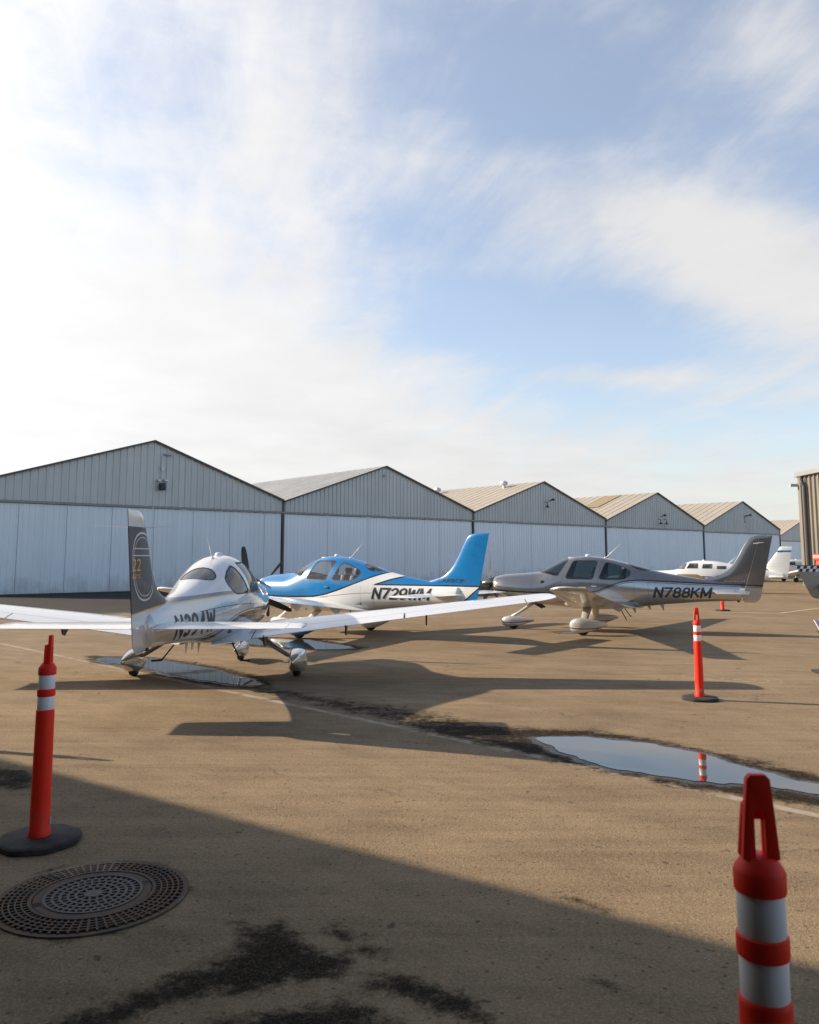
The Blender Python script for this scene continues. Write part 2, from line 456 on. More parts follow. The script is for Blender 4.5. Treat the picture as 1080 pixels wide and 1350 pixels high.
    col = mixc(strip * .92, col, mixc(v, (.022, .022, .022), (.040, .039, .038)))
    # damp
    ragged = noise(c, 13, 8, .8) * .6 + noise(c, 4.5, 4, .6) * .4
    dw = (damp * 1.45 - .22 + (ragged - .5) * 3.4 * damp.smooth(.01, .30)).clamp()
    wetcol = mixc((agt * .45 + noise(c, 20, 5, .75) * .9).smooth(.55, 1.05), (.018, .0135, .009), mixc(v, (.04, .03, .02), (.10, .075, .05)))
    col = mixc(dw.smooth(.05, .8), col, wetcol)
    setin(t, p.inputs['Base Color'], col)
    fa = t.nodes.new('ShaderNodeAttribute'); fa.attribute_name = 'film'
    film = (X(fa.outputs['Fac']) + (noise(c, 16, 5, .7) - .5) * .9 * X(fa.outputs['Fac']).smooth(.0, .3)).smooth(.45, .95)
    setin(t, p.inputs['Roughness'], (.93 - dw.smooth(.3, 1.0) * .12) * (1.0 - film) + film * .10)
    setin(t, p.inputs['Specular IOR Level'], film * .45 + (1.0 - dw) * .12 + .02)
    bump(t, p, grit * .5 + fine * 1.0 + vor_h(vor) * .3 + mid * 1.5, .55, .010)
    me.materials.append(m)
def vor_h(v): return X(v.outputs['Distance'])
build_ground()

def water_mat():
    m, t, p, o = newmat('puddle_water')
    c = geopos()
    n = noise(c, 2.2, 4, .6)
    setin(t, p.inputs['Base Color'], mixc(n, (.022, .019, .016), (.045, .038, .03)))
    p.inputs['Roughness'].default_value = .025
    p.inputs['IOR'].default_value = 1.55
    p.inputs['Specular IOR Level'].default_value = .95
    bump(t, p, noise(c, 3.0, 2, .4), .03, .01)
    return m
WATER = water_mat()
for pts in PUDDLES:
    bm = bmesh.new(); f = bm.faces.new([bm.verts.new((a, b, .004)) for a, b in pts])
    if f.normal.z < 0: bmesh.ops.reverse_faces(bm, faces=[f])
    bmesh.ops.recalc_face_normals(bm, faces=bm.faces[:])
    bm.normal_update()
    for f in bm.faces:
        if f.normal.z < 0: f.normal_flip()
    structure(link('puddle', bm, WATER, smooth=False), 'shallow puddle of rainwater on the tarmac')

# ------------------------------------------------------------------ hangars
def ribbed_wall(bm, p0, p1, z0, ztop, pitch=.4, depth=.045, out=None):
    """vertical ribbed sheet from p0 to p1 (xy); ztop is a function of s in metres; ribs stand towards out"""
    p0, p1 = Vector((*p0, 0)), Vector((*p1, 0)); L = (p1 - p0).length; u = (p1 - p0) / L
    nrm = Vector(out)
    prof = [(0, 0), (.62, 0), (.70, 1), (.92, 1)]
    n = max(1, int(round(L / pitch))); q = L / n
    cols = []
    for i in range(n):
        for a, d in prof: cols.append(((i + a) * q, d * depth))
    cols.append((L, 0))
    prev = None
    for s, d in cols:
        b = p0 + u * s + nrm * d
        v = (bm.verts.new((b.x, b.y, z0)), bm.verts.new((b.x, b.y, ztop(s))))
        if prev: bm.faces.new((prev[0], v[0], v[1], prev[1]))
        prev = v
def wall_metal(name, col, rough, streaks=.10):
    m, t, p, o = newmat(name)
    c = geopos(); x, y, z = sep(c)
    n = noise(c, .35, 5, .6); spl = (noise(combine(x * .9, y * .9, z * .5), 1.5, 5, .65) * 1.6 - z * .55).smooth(.15, .95)
    run = noise(combine(x * 1.3, y * 1.3, z * .05), 1.7, 5, .7).smooth(.60, .78); s = noise(combine(x * 2.2, y * 2.2, z * .12), 1.0, 5, .65)
    f = n * .5 + s * .5
    setin(t, p.inputs['Base Color'], mixc(f.smooth(.3, .7), tuple(v * (1 - streaks) for v in col), tuple(v * (1 + streaks) for v in col)))
    base = mixc(spl * .35, mixc(run * .22, X(p.inputs['Base Color'].links[0].from_socket), (.20, .17, .14)), (.16, .13, .10))
    t.links.new(base.s, p.inputs['Base Color'])
    setin(t, p.inputs['Roughness'], (n - .5) * .2 + rough)
    p.inputs['Metallic'].default_value = 0.15
    return m
GABLE = wall_metal('grey_painted_steel', (.53, .525, .505), .5)
DOORM = wall_metal('pale_blue_painted_steel', (.76, .785, .80), .55, .06)
DOORM2 = wall_metal('pale_grey_painted_steel', (.82, .84, .87), .55, .05)
HEADER = wall_metal('grey_header_steel', (.26, .265, .265), .5)
TRIM = simple('dark_steel_trim', (.075, .075, .078), .5, .3)
ROOF_G = wall_metal('weathered_grey_roof_sheet', (.30, .30, .29), .45, .25)
ROOF_B = wall_metal('beige_roof_sheet', (.41, .355, .28), .6, .10)
ROOF_P = simple('brown_roof_patch', (.30, .22, .13), .7)
LAMPB = simple('black_lamp_body', (.02, .02, .025), .5)
LAMPG = simple('galvanised_fitting', (.55, .56, .57), .45, .5)

RU = Vector((.754, .657, 0)); RN = Vector((.657, -.754, 0))     # along the row; outwards to the apron
H0 = Vector(((373 - 540) / 1074 * 56.0, 56.0, 0)); HW = 18.56
def hp(k, out=0.0, z=0.0):
    q = H0 + RU * (k * HW) + RN * out
    return Vector((q.x, q.y, z))
def build_hangar(k0, ka, k1, apex, eave, head, label, doorm, roofm, npan, off=Vector((0, 0, 0)), depth=19.5, rib=.40):
    """front from bay k0 to k1 with the ridge at ka"""
    def P(k, out=0.0, z=0.0): return hp(k, out, z) + off
    t = thing('hangar', label, 'hangar', P((k0 + k1) / 2), 0, 'row of grey gabled hangars')
    inv = Matrix.Translation(-t.location)
    def add(name, bm, m, smooth=False, parent=None):
        bm.transform(inv if parent is None else inv)
        return link(name, bm, m, parent or t, smooth)
    L = (k1 - k0) * HW; La = (ka - k0) * HW
    def top(s): return eave + (apex - eave) * (s / La if s < La else (L - s) / (L - La))
    bm = bmesh.new(); ribbed_wall(bm, P(k0).xy, P(k1).xy, head + .11, lambda s: top(s) - .02, rib, .05, RN)
    add('gable_wall', bm, GABLE)
    # header beam between the gable and the doors
    M = Matrix.Translation(P(k0)) @ Matrix.Rotation(math.atan2(RU.y, RU.x), 4, 'Z')
    bm = bmesh.new(); box(bm, (0, -.12, head - .03), (L, .10, head + .09), M); add('door_header', bm, HEADER)
    # door leaves
    gap = .010; pw = (L - .24) / npan
    for i in range(npan):
        a = .12 + i * pw + gap / 2; b = a + pw - gap
        bm = bmesh.new()
        o_ = -.018 if i % 2 else .004
        pa = P(k0) + RU * a + RN * o_; pb = P(k0) + RU * b + RN * o_
        ribbed_wall(bm, pa.xy, pb.xy, .06, lambda s: head - .06, .30, .028, RN)
        box(bm, (a - .02, .065 - o_, .05), (b + .02, .09 - o_, head - .06), M)
        add('door_leaf', bm, doorm)
    bm = bmesh.new(); box(bm, (.2, -.14, 0.0), (L - .2, .16, .05), M); add('door_track', bm, TRIM)
    # corner posts
    for s in (0, L):
        bm = bmesh.new(); box(bm, (s - .085 if s else 0.0, -.10, 0), (s if s else .085, .12, eave - .02), M); add('corner_post', bm, TRIM)
    # roof slopes with standing ribs, rake trim, side and back walls
    for (sa, sb, za, zb) in ((0, La, eave, apex), (La, L, apex, eave)):
        bm = bmesh.new()
        n = int(depth / .9)
        for i in range(n):
            y0, y1 = i * depth / n, (i + 1) * depth / n
            for (c0, c1, lift) in ((y0, y1 - .06, 0), (y1 - .06, y1, .022)):
                q = [M @ Vector((sa, c0 - .12 if i == 0 and lift == 0 else c0, za + .03 + lift)), M @ Vector((sb, c0 - .12 if i == 0 and lift == 0 else c0, zb + .03 + lift)),
                     M @ Vector((sb, c1, zb + .03 + lift)), M @ Vector((sa, c1, za + .03 + lift))]
                bm.faces.new([bm.verts.new(v) for v in q])
        add('roof', bm, roofm)
        bm = bmesh.new()
        q = [M @ Vector(v) for v in ((sa, -.20, za - .07), (sb, -.20, zb - .07), (sb, -.20, zb + .05), (sa, -.20, za + .05))]
        q2 = [M @ Vector(v) for v in ((sa, -.13, za - .07), (sb, -.13, zb - .07), (sb, -.13, zb + .05), (sa, -.13, za + .05))]
        loft(bm, [q, q2]); fixn(bm); add('rake_trim', bm, TRIM)
    bm = bmesh.new()
    for (a, b) in (((0.02, .14), (0.02, depth)), ((L - .02, .14), (L - .02, depth))):
        vs = [M @ Vector((*a, 0)), M @ Vector((*b, 0)), M @ Vector((*b, eave)), M @ Vector((*a, eave))]
        bm.faces.new([bm.verts.new(v) for v in vs])
    vs = [M @ Vector(v) for v in ((0, depth, 0), (L, depth, 0), (L, depth, eave), (La, depth, apex), (0, depth, eave))]
    bm.faces.new([bm.verts.new(v) for v in vs])
    add('side_wall', bm, GABLE)
    return t, add, M, L, La, top
def flood(add, M, s, z, kind=0):
    bm = bmesh.new()
    if kind == 0:      # round-backed flood lamp on an arm
        tube(bm, [M @ Vector((s, 0, z)), M @ Vector((s, -.45, z + .1))], .04, 8)
        box(bm, (s - .12, -.64, z + .02), (s + .12, -.40, z + .22), M, .04)
    elif kind == 1:    # shallow shade
        lathe(bm, [(.02, .22), (.06, .20), (.08, .10), (.22, .0), (.19, -.02)], 14, M @ Matrix.Translation((s, -.35, z)), True, True)
        tube(bm, [M @ Vector((s, 0, z + .5)), M @ Vector((s, -.34, z + .45)), M @ Vector((s, -.35, z + .22))], .03, 8)
    add('wall_lamp', bm, LAMPB)

hgA = build_hangar(-1.06, -.505, 0, 9.18, 5.93, 5.06, 'nearest grey hangar at the left with a black box lamp on its gable', DOORM, ROOF_G, 15, rib=.42)
t, add, M, L, La, top = hgA
sx = La + .52
bm = bmesh.new(); tube(bm, [M @ Vector((sx, -.09, 8.3)), M @ Vector((sx, -.09, 6.75))], .035, 8); box(bm, (sx - .06, -.2, 7.35), (sx + .1, -.06, 7.6), M, .02); add('conduit', bm, LAMPG)
bm = bmesh.new(); box(bm, (sx - .16, -.42, 6.14), (sx + .16, -.08, 6.58), M, .05); add('wall_lamp', bm, LAMPB)
bm = bmesh.new(); box(bm, (sx - .30, -.3, 6.66), (sx - .1, -.06, 6.80), M, .03); box(bm, (sx + .12, -.34, 6.68), (sx + .36, -.06, 6.84), M, .03); add('camera_bracket', bm, LAMPG)
bm = bmesh.new(); tube(bm, [M @ Vector((sx + .1, -.06, 8.42)), M @ Vector((sx + .5, -.35, 8.36))], [.05, .10], 8); add('gable_lamp', bm, LAMPG)

t, add, M, L, La, top = build_hangar(0, .49, 1, 8.95, 5.85, 5.05, 'second hangar from the left, with a weathered grey roof, behind the blue airplane', DOORM2, ROOF_G, 10, rib=.36)
bm = bmesh.new(); tube(bm, [M @ Vector((La + .05, -.05, 8.25)), M @ Vector((La - .2, -.3, 8.2))], [.06, .12], 8); add('gable_lamp', bm, LAMPG)

t, add, M, L, La, top = build_hangar(1, 1.495, 2, 8.9, 5.78, 5.03, 'middle hangar with a beige roof carrying two round vents', DOORM2, ROOF_B, 10, rib=.36)
flood(add, M, La + .75, 7.15, 0); flood(add, M, La + .15, 6.55, 1)
for s_, d_ in ((La - 1.3, 3.6), (La - 1.5, 12.5)):
    bm = bmesh.new(); zz = top(s_)
    lathe(bm, [(.16, -.1), (.16, .28), (.28, .30), (.36, .45), (.30, .62), (.12, .70), (.01, .71)], 16, M @ Matrix.Translation((s_, d_, zz)), False, True)
    add('roof_vent', bm, LAMPG)

t, add, M, L, La, top = build_hangar(2, 2.50, 3, 8.85, 5.65, 5.0, 'fourth hangar from the left, its beige roof patched with a brown strip', DOORM2, ROOF_B, 10, rib=.36)
flood(add, M, La + .65, 6.35, 0); flood(add, M, La + .1, 5.55, 1); flood(add, M, La + 1.2, 5.55, 1)
bm = bmesh.new()
for (a, d0, d1) in ((.72, 4.2, 6.2),):
    s0, s1 = La * .50, La * .97
    bm.faces.new([bm.verts.new(M @ Vector(v)) for v in ((s0, d0, top(s0) + .10), (s1, d0, top(s1) + .10), (s1, d1, top(s1) + .10), (s0, d1, top(s0) + .10))])
add('roof_patch', bm, ROOF_P)

t, add, M, L, La, top = build_hangar(3, 3.50, 4.02, 8.75, 5.55, 4.9, 'fifth hangar from the left with a bent arm lamp, above the grey airplane fin', DOORM2, ROOF_B, 10, rib=.36)
flood(add, M, La + 1.0, 7.0, 0)
bm = bmesh.new(); tube(bm, [M @ Vector((La + .4, -.06, 6.2)), M @ Vector((La + .4, -.1, 6.9)), M @ Vector((La + .9, -.12, 7.1))], .05, 8); add('conduit', bm, LAMPB)

far_off = Vector((67.8, 150, 0)) - hp(5)
t, add, M, L, La, top = build_hangar(5, 5.55, 6.1, 9.2, 5.9, 5.0, 'farthest small beige roofed hangar seen past the grey fin', DOORM2, ROOF_B, 10, off=far_off, rib=.5)

# tan ribbed building on the right edge of the picture
TAN = wall_metal('tan_ribbed_steel', (.19, .168, .138), .55, .12)
def tan_building():
    x0, y0, y1, h = 28.75, 59.6, 20.0, 8.15
    t = thing('metal_building', 'tall tan ribbed metal building at the right edge with a dark downspout', 'building', (x0 + 9, 40, 0))
    inv = Matrix.Translation(-t.location)
    def add(name, bm, m, smooth=False): bm.transform(inv); return link(name, bm, m, t, smooth)
    bm = bmesh.new(); ribbed_wall(bm, (x0, y0 - .35), (x0, y1), .12, lambda s: h - .25, .62, .13, (-1, 0, 0)); add('ribbed_wall', bm, TAN)
    bm = bmesh.new(); ribbed_wall(bm, (x0, y1), (x0 + 18, y1), .12, lambda s: h - .25, .62, .13, (0, -1, 0)); add('ribbed_wall', bm, TAN)
    bm = bmesh.new(); ribbed_wall(bm, (x0 + 18, y0), (x0, y0), .12, lambda s: h - .25, .62, .13, (0, 1, 0)); add('ribbed_wall', bm, TAN)
    bm = bmesh.new(); box(bm, (x0 - .03, y1 + .1, 0), (x0 + 17.9, y0 - .1, .12)); add('foundation_kerb', bm, GABLE)
    bm = bmesh.new(); box(bm, (x0 - .35, y1 - .3, h - .25), (x0 + 18.3, y0 + .3, h + .12), None, .05); add('roof', bm, HEADER)
    bm = bmesh.new(); box(bm, (x0 - .20, y0 - .30, .0), (x0 + .1, y0 + .14, h - .25)); add('corner_trim', bm, TAN)
    bm = bmesh.new()
    tube(bm, [(x0 - .32, y0 - .62, h - .3), (x0 - .30, y0 - .75, h - .75), (x0 - .22, y0 - .85, h - 1.0), (x0 - .22, y0 - .85, .2)], .15, 10); add('downspout', bm, TRIM)
    bm = bmesh.new(); box(bm, (x0 - .75, y0 + .05, h - .95), (x0 - .2, y0 + .28, h - .75)); add('gutter_bracket', bm, LAMPG)
tan_building()

# unseen building inferred from its shadow, its roof and wall extended to block skylight
def shade_building():
    A, C = Vector((-27.0, 19.93, 0)), Vector((9.0, -4.72, 0))
    d = (C - A).normalized(); n = Vector((d.y, -d.x, 0)); h = 4.8
    back = n * 0.0
    L = (C - A).length; LB = 29.3                    # closed wall up to LB, open door beyond
    M = Matrix.Translation(A) @ Matrix(((d.x, n.x, 0, 0), (d.y, n.y, 0, 0), (0, 0, 1, 0), (0, 0, 0, 1)))
    t = thing('unseen_shade_hangar', 'unseen open fronted metal hangar around the viewpoint, its roof extended to shade the foreground', 'hangar', A.lerp(C, .5))
    inv = Matrix.Translation(-t.location)
    def add(name, bm, m): bm.transform(inv); return link(name, bm, m, t, False)
    q0 = M @ Vector((.25, .25, 0)); qb = M @ Vector((LB, .25, 0)); q1 = M @ Vector((L - .25, .25, 0)); q2 = M @ Vector((L - .25, 13.7, 0)); q3 = M @ Vector((.25, 13.7, 0))
    dark = wall_metal('dark_inner_steel', (.10, .095, .09), .7)
    bm = bmesh.new(); ribbed_wall(bm, q0.xy, qb.xy, 0, lambda s: h - .25, .4, .05, -n); add('front_wall', bm, TAN)
    bm = bmesh.new(); box(bm, (LB - .1, .10, 0), (LB + .15, .40, h - .25), M); fixn(bm); add('door_post', bm, TRIM)
    bm = bmesh.new(); ribbed_wall(bm, q1.xy, q2.xy, 0, lambda s: h - .25, .4, .05, d); add('side_wall', bm, dark)
    bm = bmesh.new(); ribbed_wall(bm, q2.xy, q3.xy, 0, lambda s: h - .25, .4, .05, n); add('back_wall', bm, dark)
    bm = bmesh.new(); ribbed_wall(bm, q3.xy, q0.xy, 0, lambda s: h - .25, .4, .05, -d); add('side_wall', bm, dark)
    bm = bmesh.new(); box(bm, (0, 0, h - .25), (L, 14, h), M, .03); fixn(bm); add('roof', bm, dark)
shade_building()

# ------------------------------------------------------------------ composite four-seat airplanes
X0 = 3.45         # plane coordinates: x aft from the spinner tip; the thing's origin is at x = X0 on the ground
ST = [ # x, top, bottom, half width, exponent
 (.44, 1.455, 1.11, .30, 2.3), (.50, 1.49, 1.06, .38, 2.3), (.60, 1.52, 1.00, .44, 2.3), (.80, 1.555, .93, .51, 2.3), (1.05, 1.575, .86, .555, 2.35), (1.40, 1.60, .79, .595, 2.4),
 (1.72, 1.635, .735, .615, 2.4), (1.85, 1.675, .72, .62, 2.35), (2.05, 1.775, .70, .63, 2.3), (2.30, 1.90, .675, .64, 2.3), (2.55, 2.00, .655, .645, 2.3), (2.80, 2.055, .635, .65, 2.3), (3.10, 2.085, .62, .65, 2.3),
 (3.40, 2.065, .615, .64, 2.3), (3.70, 2.015, .62, .62, 2.3), (4.04, 1.935, .64, .585, 2.25), (4.50, 1.815, .69, .515, 2.2), (4.94, 1.69, .745, .44, 2.15), (5.35, 1.60, .79, .375, 2.1),
 (5.74, 1.535, .825, .315, 2.05), (6.14, 1.47, .855, .26, 2.0), (6.50, 1.42, .875, .21, 2.0), (6.90, 1.36, .89, .15, 2.0), (7.12, 1.33, .90, .105, 2.0)]
f_top, f_bot, f_hw, f_n = [pchip([(s[0], s[i]) for s in ST]) for i in (1, 2, 3, 4)]
KW = math.log(.5) / math.log(.40)          # widest at 40 % of the height
def half_width(x, z):
    zt, zb = f_top(x), f_bot(x)
    s = (z - zb) / (zt - zb)
    if s <= 0 or s >= 1: return 0.0
    w = s ** KW; n = f_n(x)
    return f_hw(x) * max(0.0, 1 - abs(2 * w - 1) ** n) ** (1 / n)
def fuselage_bm():
    bm = bmesh.new()
    xs = [.44, .47, .50, .55, .60, .68, .76] + list(np.arange(.85, 1.7, .09)) + list(np.arange(1.7, 4.5, .055)) + list(np.arange(4.55, 7.1, .10)) + [7.12]
    nh = 30; rings = []
    for x in xs:
        zt, zb, hw, n = f_top(x), f_bot(x), f_hw(x), f_n(x)
        rt, lf = [], []
        for i in range(nh + 1):
            w = (1 - math.cos(math.pi * i / nh)) / 2
            z = zb + (zt - zb) * w ** (1 / KW); y = hw * max(0, 1 - abs(2 * w - 1) ** n) ** (1 / n)
            rt.append((x - X0, y, z)); lf.append((x - X0, -y, z))
        rings.append(rt + lf[-2:0:-1])
    loft(bm, rings)
    fixn(bm)
    return bm
# convex window outlines in side view (x, z)
W_SHIELD = [(1.80, 1.662), (2.26, 1.55), (2.33, 1.545), (2.38, 1.56), (2.60, 1.93), (2.61, 1.965), (2.58, 2.12), (1.70, 2.12)]
W_DOOR = [(2.61, 1.515), (2.63, 1.48), (2.68, 1.468), (3.27, 1.462), (3.31, 1.475), (3.335, 1.51), (3.43, 1.885), (3.425, 1.92), (3.39, 1.94), (2.86, 1.945), (2.81, 1.93), (2.77, 1.89)]
W_REAR = [(3.52, 1.50), (3.545, 1.468), (3.60, 1.46), (4.08, 1.46), (4.17, 1.485), (4.26, 1.54), (4.305, 1.60), (4.305, 1.65), (4.26, 1.70), (4.03, 1.80), (3.74, 1.89), (3.695, 1.885), (3.66, 1.855)]
def half_planes(poly, off=0.0, axes=(0, 2)):
    c = np.mean(np.array(poly), 0); out = []
    for i in range(len(poly)):
        a, b = np.array(poly[i - 1]), np.array(poly[i])
        d = b - a; nn = np.array([d[1], -d[0]]) / np.hypot(*d)
        if nn @ (c - a) > 0: nn = -nn
        p = a + nn * off
        P = [0, 0, 0]; N = [0, 0, 0]
        P[axes[0]], P[axes[1]] = p[0], p[1]; N[axes[0]], N[axes[1]] = nn[0], nn[1]
        out.append((Vector(P), Vector(N)))
    return out
def cut_region(bm, planes, test):
    """cut bm along convex half planes; return the faces inside"""
    for p, n in planes:
        fs = [f for f in bm.faces if test(f.calc_center_median())]
        g = set(fs)
        for f in fs: g.update(f.verts); g.update(f.edges)
        bmesh.ops.bisect_plane(bm, geom=list(g), plane_co=p, plane_no=n, dist=1e-5)
    return [f for f in bm.faces if test(f.calc_center_median()) and all((f.calc_center_median() - p).dot(n) < 1e-6 for p, n in planes)]
def faces_to_bm(faces, off=0.0):
    nb = bmesh.new(); m = {}
    for f in faces:
        for v in f.verts:
            if v not in m: m[v] = nb.verts.new(v.co + v.normal * off)
    for f in faces: nb.faces.new([m[v] for v in f.verts])
    return nb
def cut_window(bm, poly, x0, x1, zmin, band=.022, axes=(0, 2), extra=None):
    sh = [(a - X0, b) for a, b in poly]
    def test(c): return x0 - X0 < c.x < x1 - X0 and c.z > zmin and (extra is None or extra(c))
    outer = half_planes(sh, band, axes); inner = half_planes(sh, 0.0, axes)
    cut_region(bm, outer, test); 
    ins = cut_region(bm, inner, test)
    inset = set(ins)
    fr = [f for f in bm.faces if f not in inset and test(f.calc_center_median()) and all((f.calc_center_median() - p).dot(n) < 1e-6 for p, n in outer)]
    bm.normal_update()
    g = faces_to_bm(ins, -.004); k = faces_to_bm(fr, .0015)
    bmesh.ops.delete(bm, geom=ins + fr, context='FACES')
    return g, k
FIN_LE = pchip([(1.20, 5.9), (1.36, 6.0), (1.44, 6.12), (1.50, 6.33), (1.56, 6.56), (1.64, 6.72), (1.78, 6.885), (2.03, 7.06), (2.36, 7.245), (2.50, 7.335), (2.56, 7.40), (2.60, 7.49), (2.625, 7.60)])
def hinge(z): return 7.16 + (z - 1.0) * .30
def rud_te(z):
    if z < 1.0: return 7.60 - (1.0 - z) ** 1.6 * 6.0 * .55
    return 7.60 + (z - 1.0) * .218
def fin_t(z): return .105 - (z - 1.0) * .030      # half thickness at its thickest, times chord-free
def fin_half(x, z):
    le, h = FIN_LE(z), hinge(z); c = (rud_te(z) - le)
    s = max(0.0, (x - le) / c)
    th = 5 * (.2969 * math.sqrt(s) - .126 * s - .3516 * s * s + .2843 * s**3 - .1015 * s**4)
    return max(.004, th * fin_t(z) * 1.0)
def fin_bm():
    bm = bmesh.new(); rings = []
    for z in list(np.arange(1.24, 2.50, .05)) + [2.50, 2.54, 2.57, 2.59, 2.605, 2.617, 2.622]:
        le, h = FIN_LE(z), hinge(z) - .002; n = 18
        k = 1.0 if z < 2.55 else max(.06, math.sqrt(max(0, 1 - ((z - 2.55) / .075) ** 2)))
        r, l = [], []
        for i in range(n + 1):
            s = (1 - math.cos(i / n * math.pi / 2)); x = le + (h - le) * s
            t = fin_half(x, z) * k
            if i == 0: t = .001
            r.append((x - X0, t, z)); l.append((x - X0, -t, z))
        rings.append(r + l[::-1])
    loft(bm, rings); fixn(bm); return bm
def rudder_bm():
    bm = bmesh.new(); rings = []
    for z in [.86, .875, .90, .94, .98, 1.02, 1.10, 1.2, 1.3, 1.4, 1.6, 1.8, 2.0, 2.2, 2.4, 2.5, 2.55, 2.58, 2.60, 2.614, 2.620]:
        h, te = hinge(z) + .002, rud_te(z); n = 6
        k = 1.0 if z < 2.55 else max(.06, math.sqrt(max(0, 1 - ((z - 2.55) / .072) ** 2)))
        if z < .95: k = max(.12, math.sqrt(max(0, 1 - ((.95 - z) / .092) ** 2)))
        if z < .93: h = h + (.93 - z) * 1.2
        t0 = (fin_half(hinge(max(z, 1.3)), max(z, 1.3))) * k
        r = [(h + (te - h) * (i / n) - X0, t0 * (1 - i / n) + .006, z) for i in range(n + 1)]
        rings.append(r + [(a, -b, c) for a, b, c in r[::-1]])
    loft(bm, rings); fixn(bm); return bm
# wing: y, LE, TE, z, thickness
WSEC = [(.25, 2.42, 4.62, .735, .13), (.52, 2.52, 4.46, .745, .135), (.66, 2.60, 4.30, .755, .14), (.80, 2.65, 4.22, .775, .145), (1.0, 2.68, 4.185, .805, .15), (3.3, 2.86, 4.03, 1.075, .14), (5.35, 3.02, 3.90, 1.315, .13)]
WTIP = [(5.55, 3.04, 3.885, 1.34, .125), (5.68, 3.10, 3.885, 1.36, .12), (5.77, 3.19, 3.885, 1.378, .10), (5.82, 3.30, 3.88, 1.392, .07), (5.845, 3.45, 3.86, 1.40, .03)]
def wsec(y):
    for a, b in zip(WSEC[:-1], WSEC[1:]):
        if a[0] <= y <= b[0] + 1e-9:
            t = (y - a[0]) / (b[0] - a[0]); return tuple(p + (q - p) * t for p, q in zip(a, b))
    return WSEC[-1]
def wring(sec, c0, c1, sg, n=12, drop=0.0):
    y, le, te, z, th = sec; ch = te - le
    return [(le + c * ch - X0, sg * y, z + t * ch - (c - .3) * ch * .035 - drop) for c, t in airfoil(c0, c1, n, th)]
HC = .765
def wing_bm(sg):
    bm = bmesh.new()
    loft(bm, [wring(wsec(y), 0, 1, sg) for y in (.25, .52, .66, .80)])
    loft(bm, [wring(wsec(y), 0, HC, sg) for y in (.803, 1.0, 1.6, 2.4, 3.3, 4.2, 5.347)])
    loft(bm, [wring(s, 0, 1, sg) for s in [WSEC[-1]] + WTIP])
    fixn(bm); return bm
def surf_bm(sg, ya, yb, c0=HC + .008, drop=0.0):
    bm = bmesh.new()
    loft(bm, [wring(wsec(y), c0, 1, sg, 6, drop) for y in np.linspace(ya, yb, 5)]); fixn(bm); return bm
SSEC = lambda y: (6.40 + .05 * y, 7.34 - .05 * y, 1.155 + 0 * y)
def stab_ring(y, c0, c1, sg, n=10, k=1.0):
    le, te, z = SSEC(y); ch = te - le
    return [(le + c * ch - X0, sg * y, z + t * ch * k) for c, t in airfoil(c0, c1, n, .085, 0.0)]
def stab_bm(sg):
    bm = bmesh.new()
    loft(bm, [stab_ring(y, 0, .60, sg) for y in (.05, .5, 1.0, 1.62)])
    loft(bm, [stab_ring(y, 0, .44, sg, k=k) for y, k in ((1.623, 1), (1.80, 1))])
    fixn(bm); return bm
def elev_bm(sg):
    bm = bmesh.new()
    loft(bm, [stab_ring(y, .612, 1, sg, 6) for y in (.14, .6, 1.2, 1.62)])
    loft(bm, [stab_ring(y, .45, 1, sg, 6, k) for y, k in ((1.62, 1), (1.80, 1))])
    loft(bm, [stab_ring(y, .02, .985, sg, 8, k) for y, k in ((1.805, 1), (1.93, .95), (1.975, .75), (1.995, .3))])
    fixn(bm); return bm
def pant_bm(x0, x1, yc, w, zt, zb, nose=.30):
    bm = bmesh.new(); rings = []
    n = 22
    for i in range(n + 1):
        s = i / n; x = x0 + (x1 - x0) * (s ** 1.15)
        u = (x - x0) / (x1 - x0)
        prof = math.sqrt(max(0, 1 - ((nose - u) / nose) ** 2)) if u < nose else (1 - ((u - nose) / (1 - nose)) ** 1.45 * .80)
        prof = max(prof, .06)
        zc = .52 * zt + .48 * zb + .05 * max(0, u - nose)
        top = zc + (zt - zc) * prof; bot = zc - (zc - zb) * (prof if u > nose else math.sqrt(prof)) * (1 if u < .6 else 1 - (u - .6) * .8)
        hwid = w / 2 * (prof if u < nose else max(.10, 1 - ((u - nose) / (1 - nose)) ** 1.6 * .9))
        ring = []
        for k in range(20):
            a = 2 * math.pi * k / 20; ca, sa = math.cos(a), math.sin(a)
            yy = math.copysign(abs(ca) ** .62, ca) * hwid
            zz = (top + bot) / 2 + math.copysign(abs(sa) ** .70, sa) * (top - bot) / 2
            ring.append((x - X0, yc + yy, zz))
        rings.append(ring)
    loft(bm, rings); fixn(bm); return bm
def wheel_bm(x, y, r=.17, w=.13):
    bm = bmesh.new(); M = Matrix.Translation((x - X0, y, r)) @ Matrix.Rotation(R(90), 4, 'X')
    prof = [(r * .45, -w * .38), (r * .8, -w / 2), (r * .95, -w * .40), (r, -w * .18), (r, w * .18), (r * .95, w * .40), (r * .8, w / 2), (r * .45, w * .38)]
    lathe(bm, prof, 26, M, True, True); fixn(bm); return bm
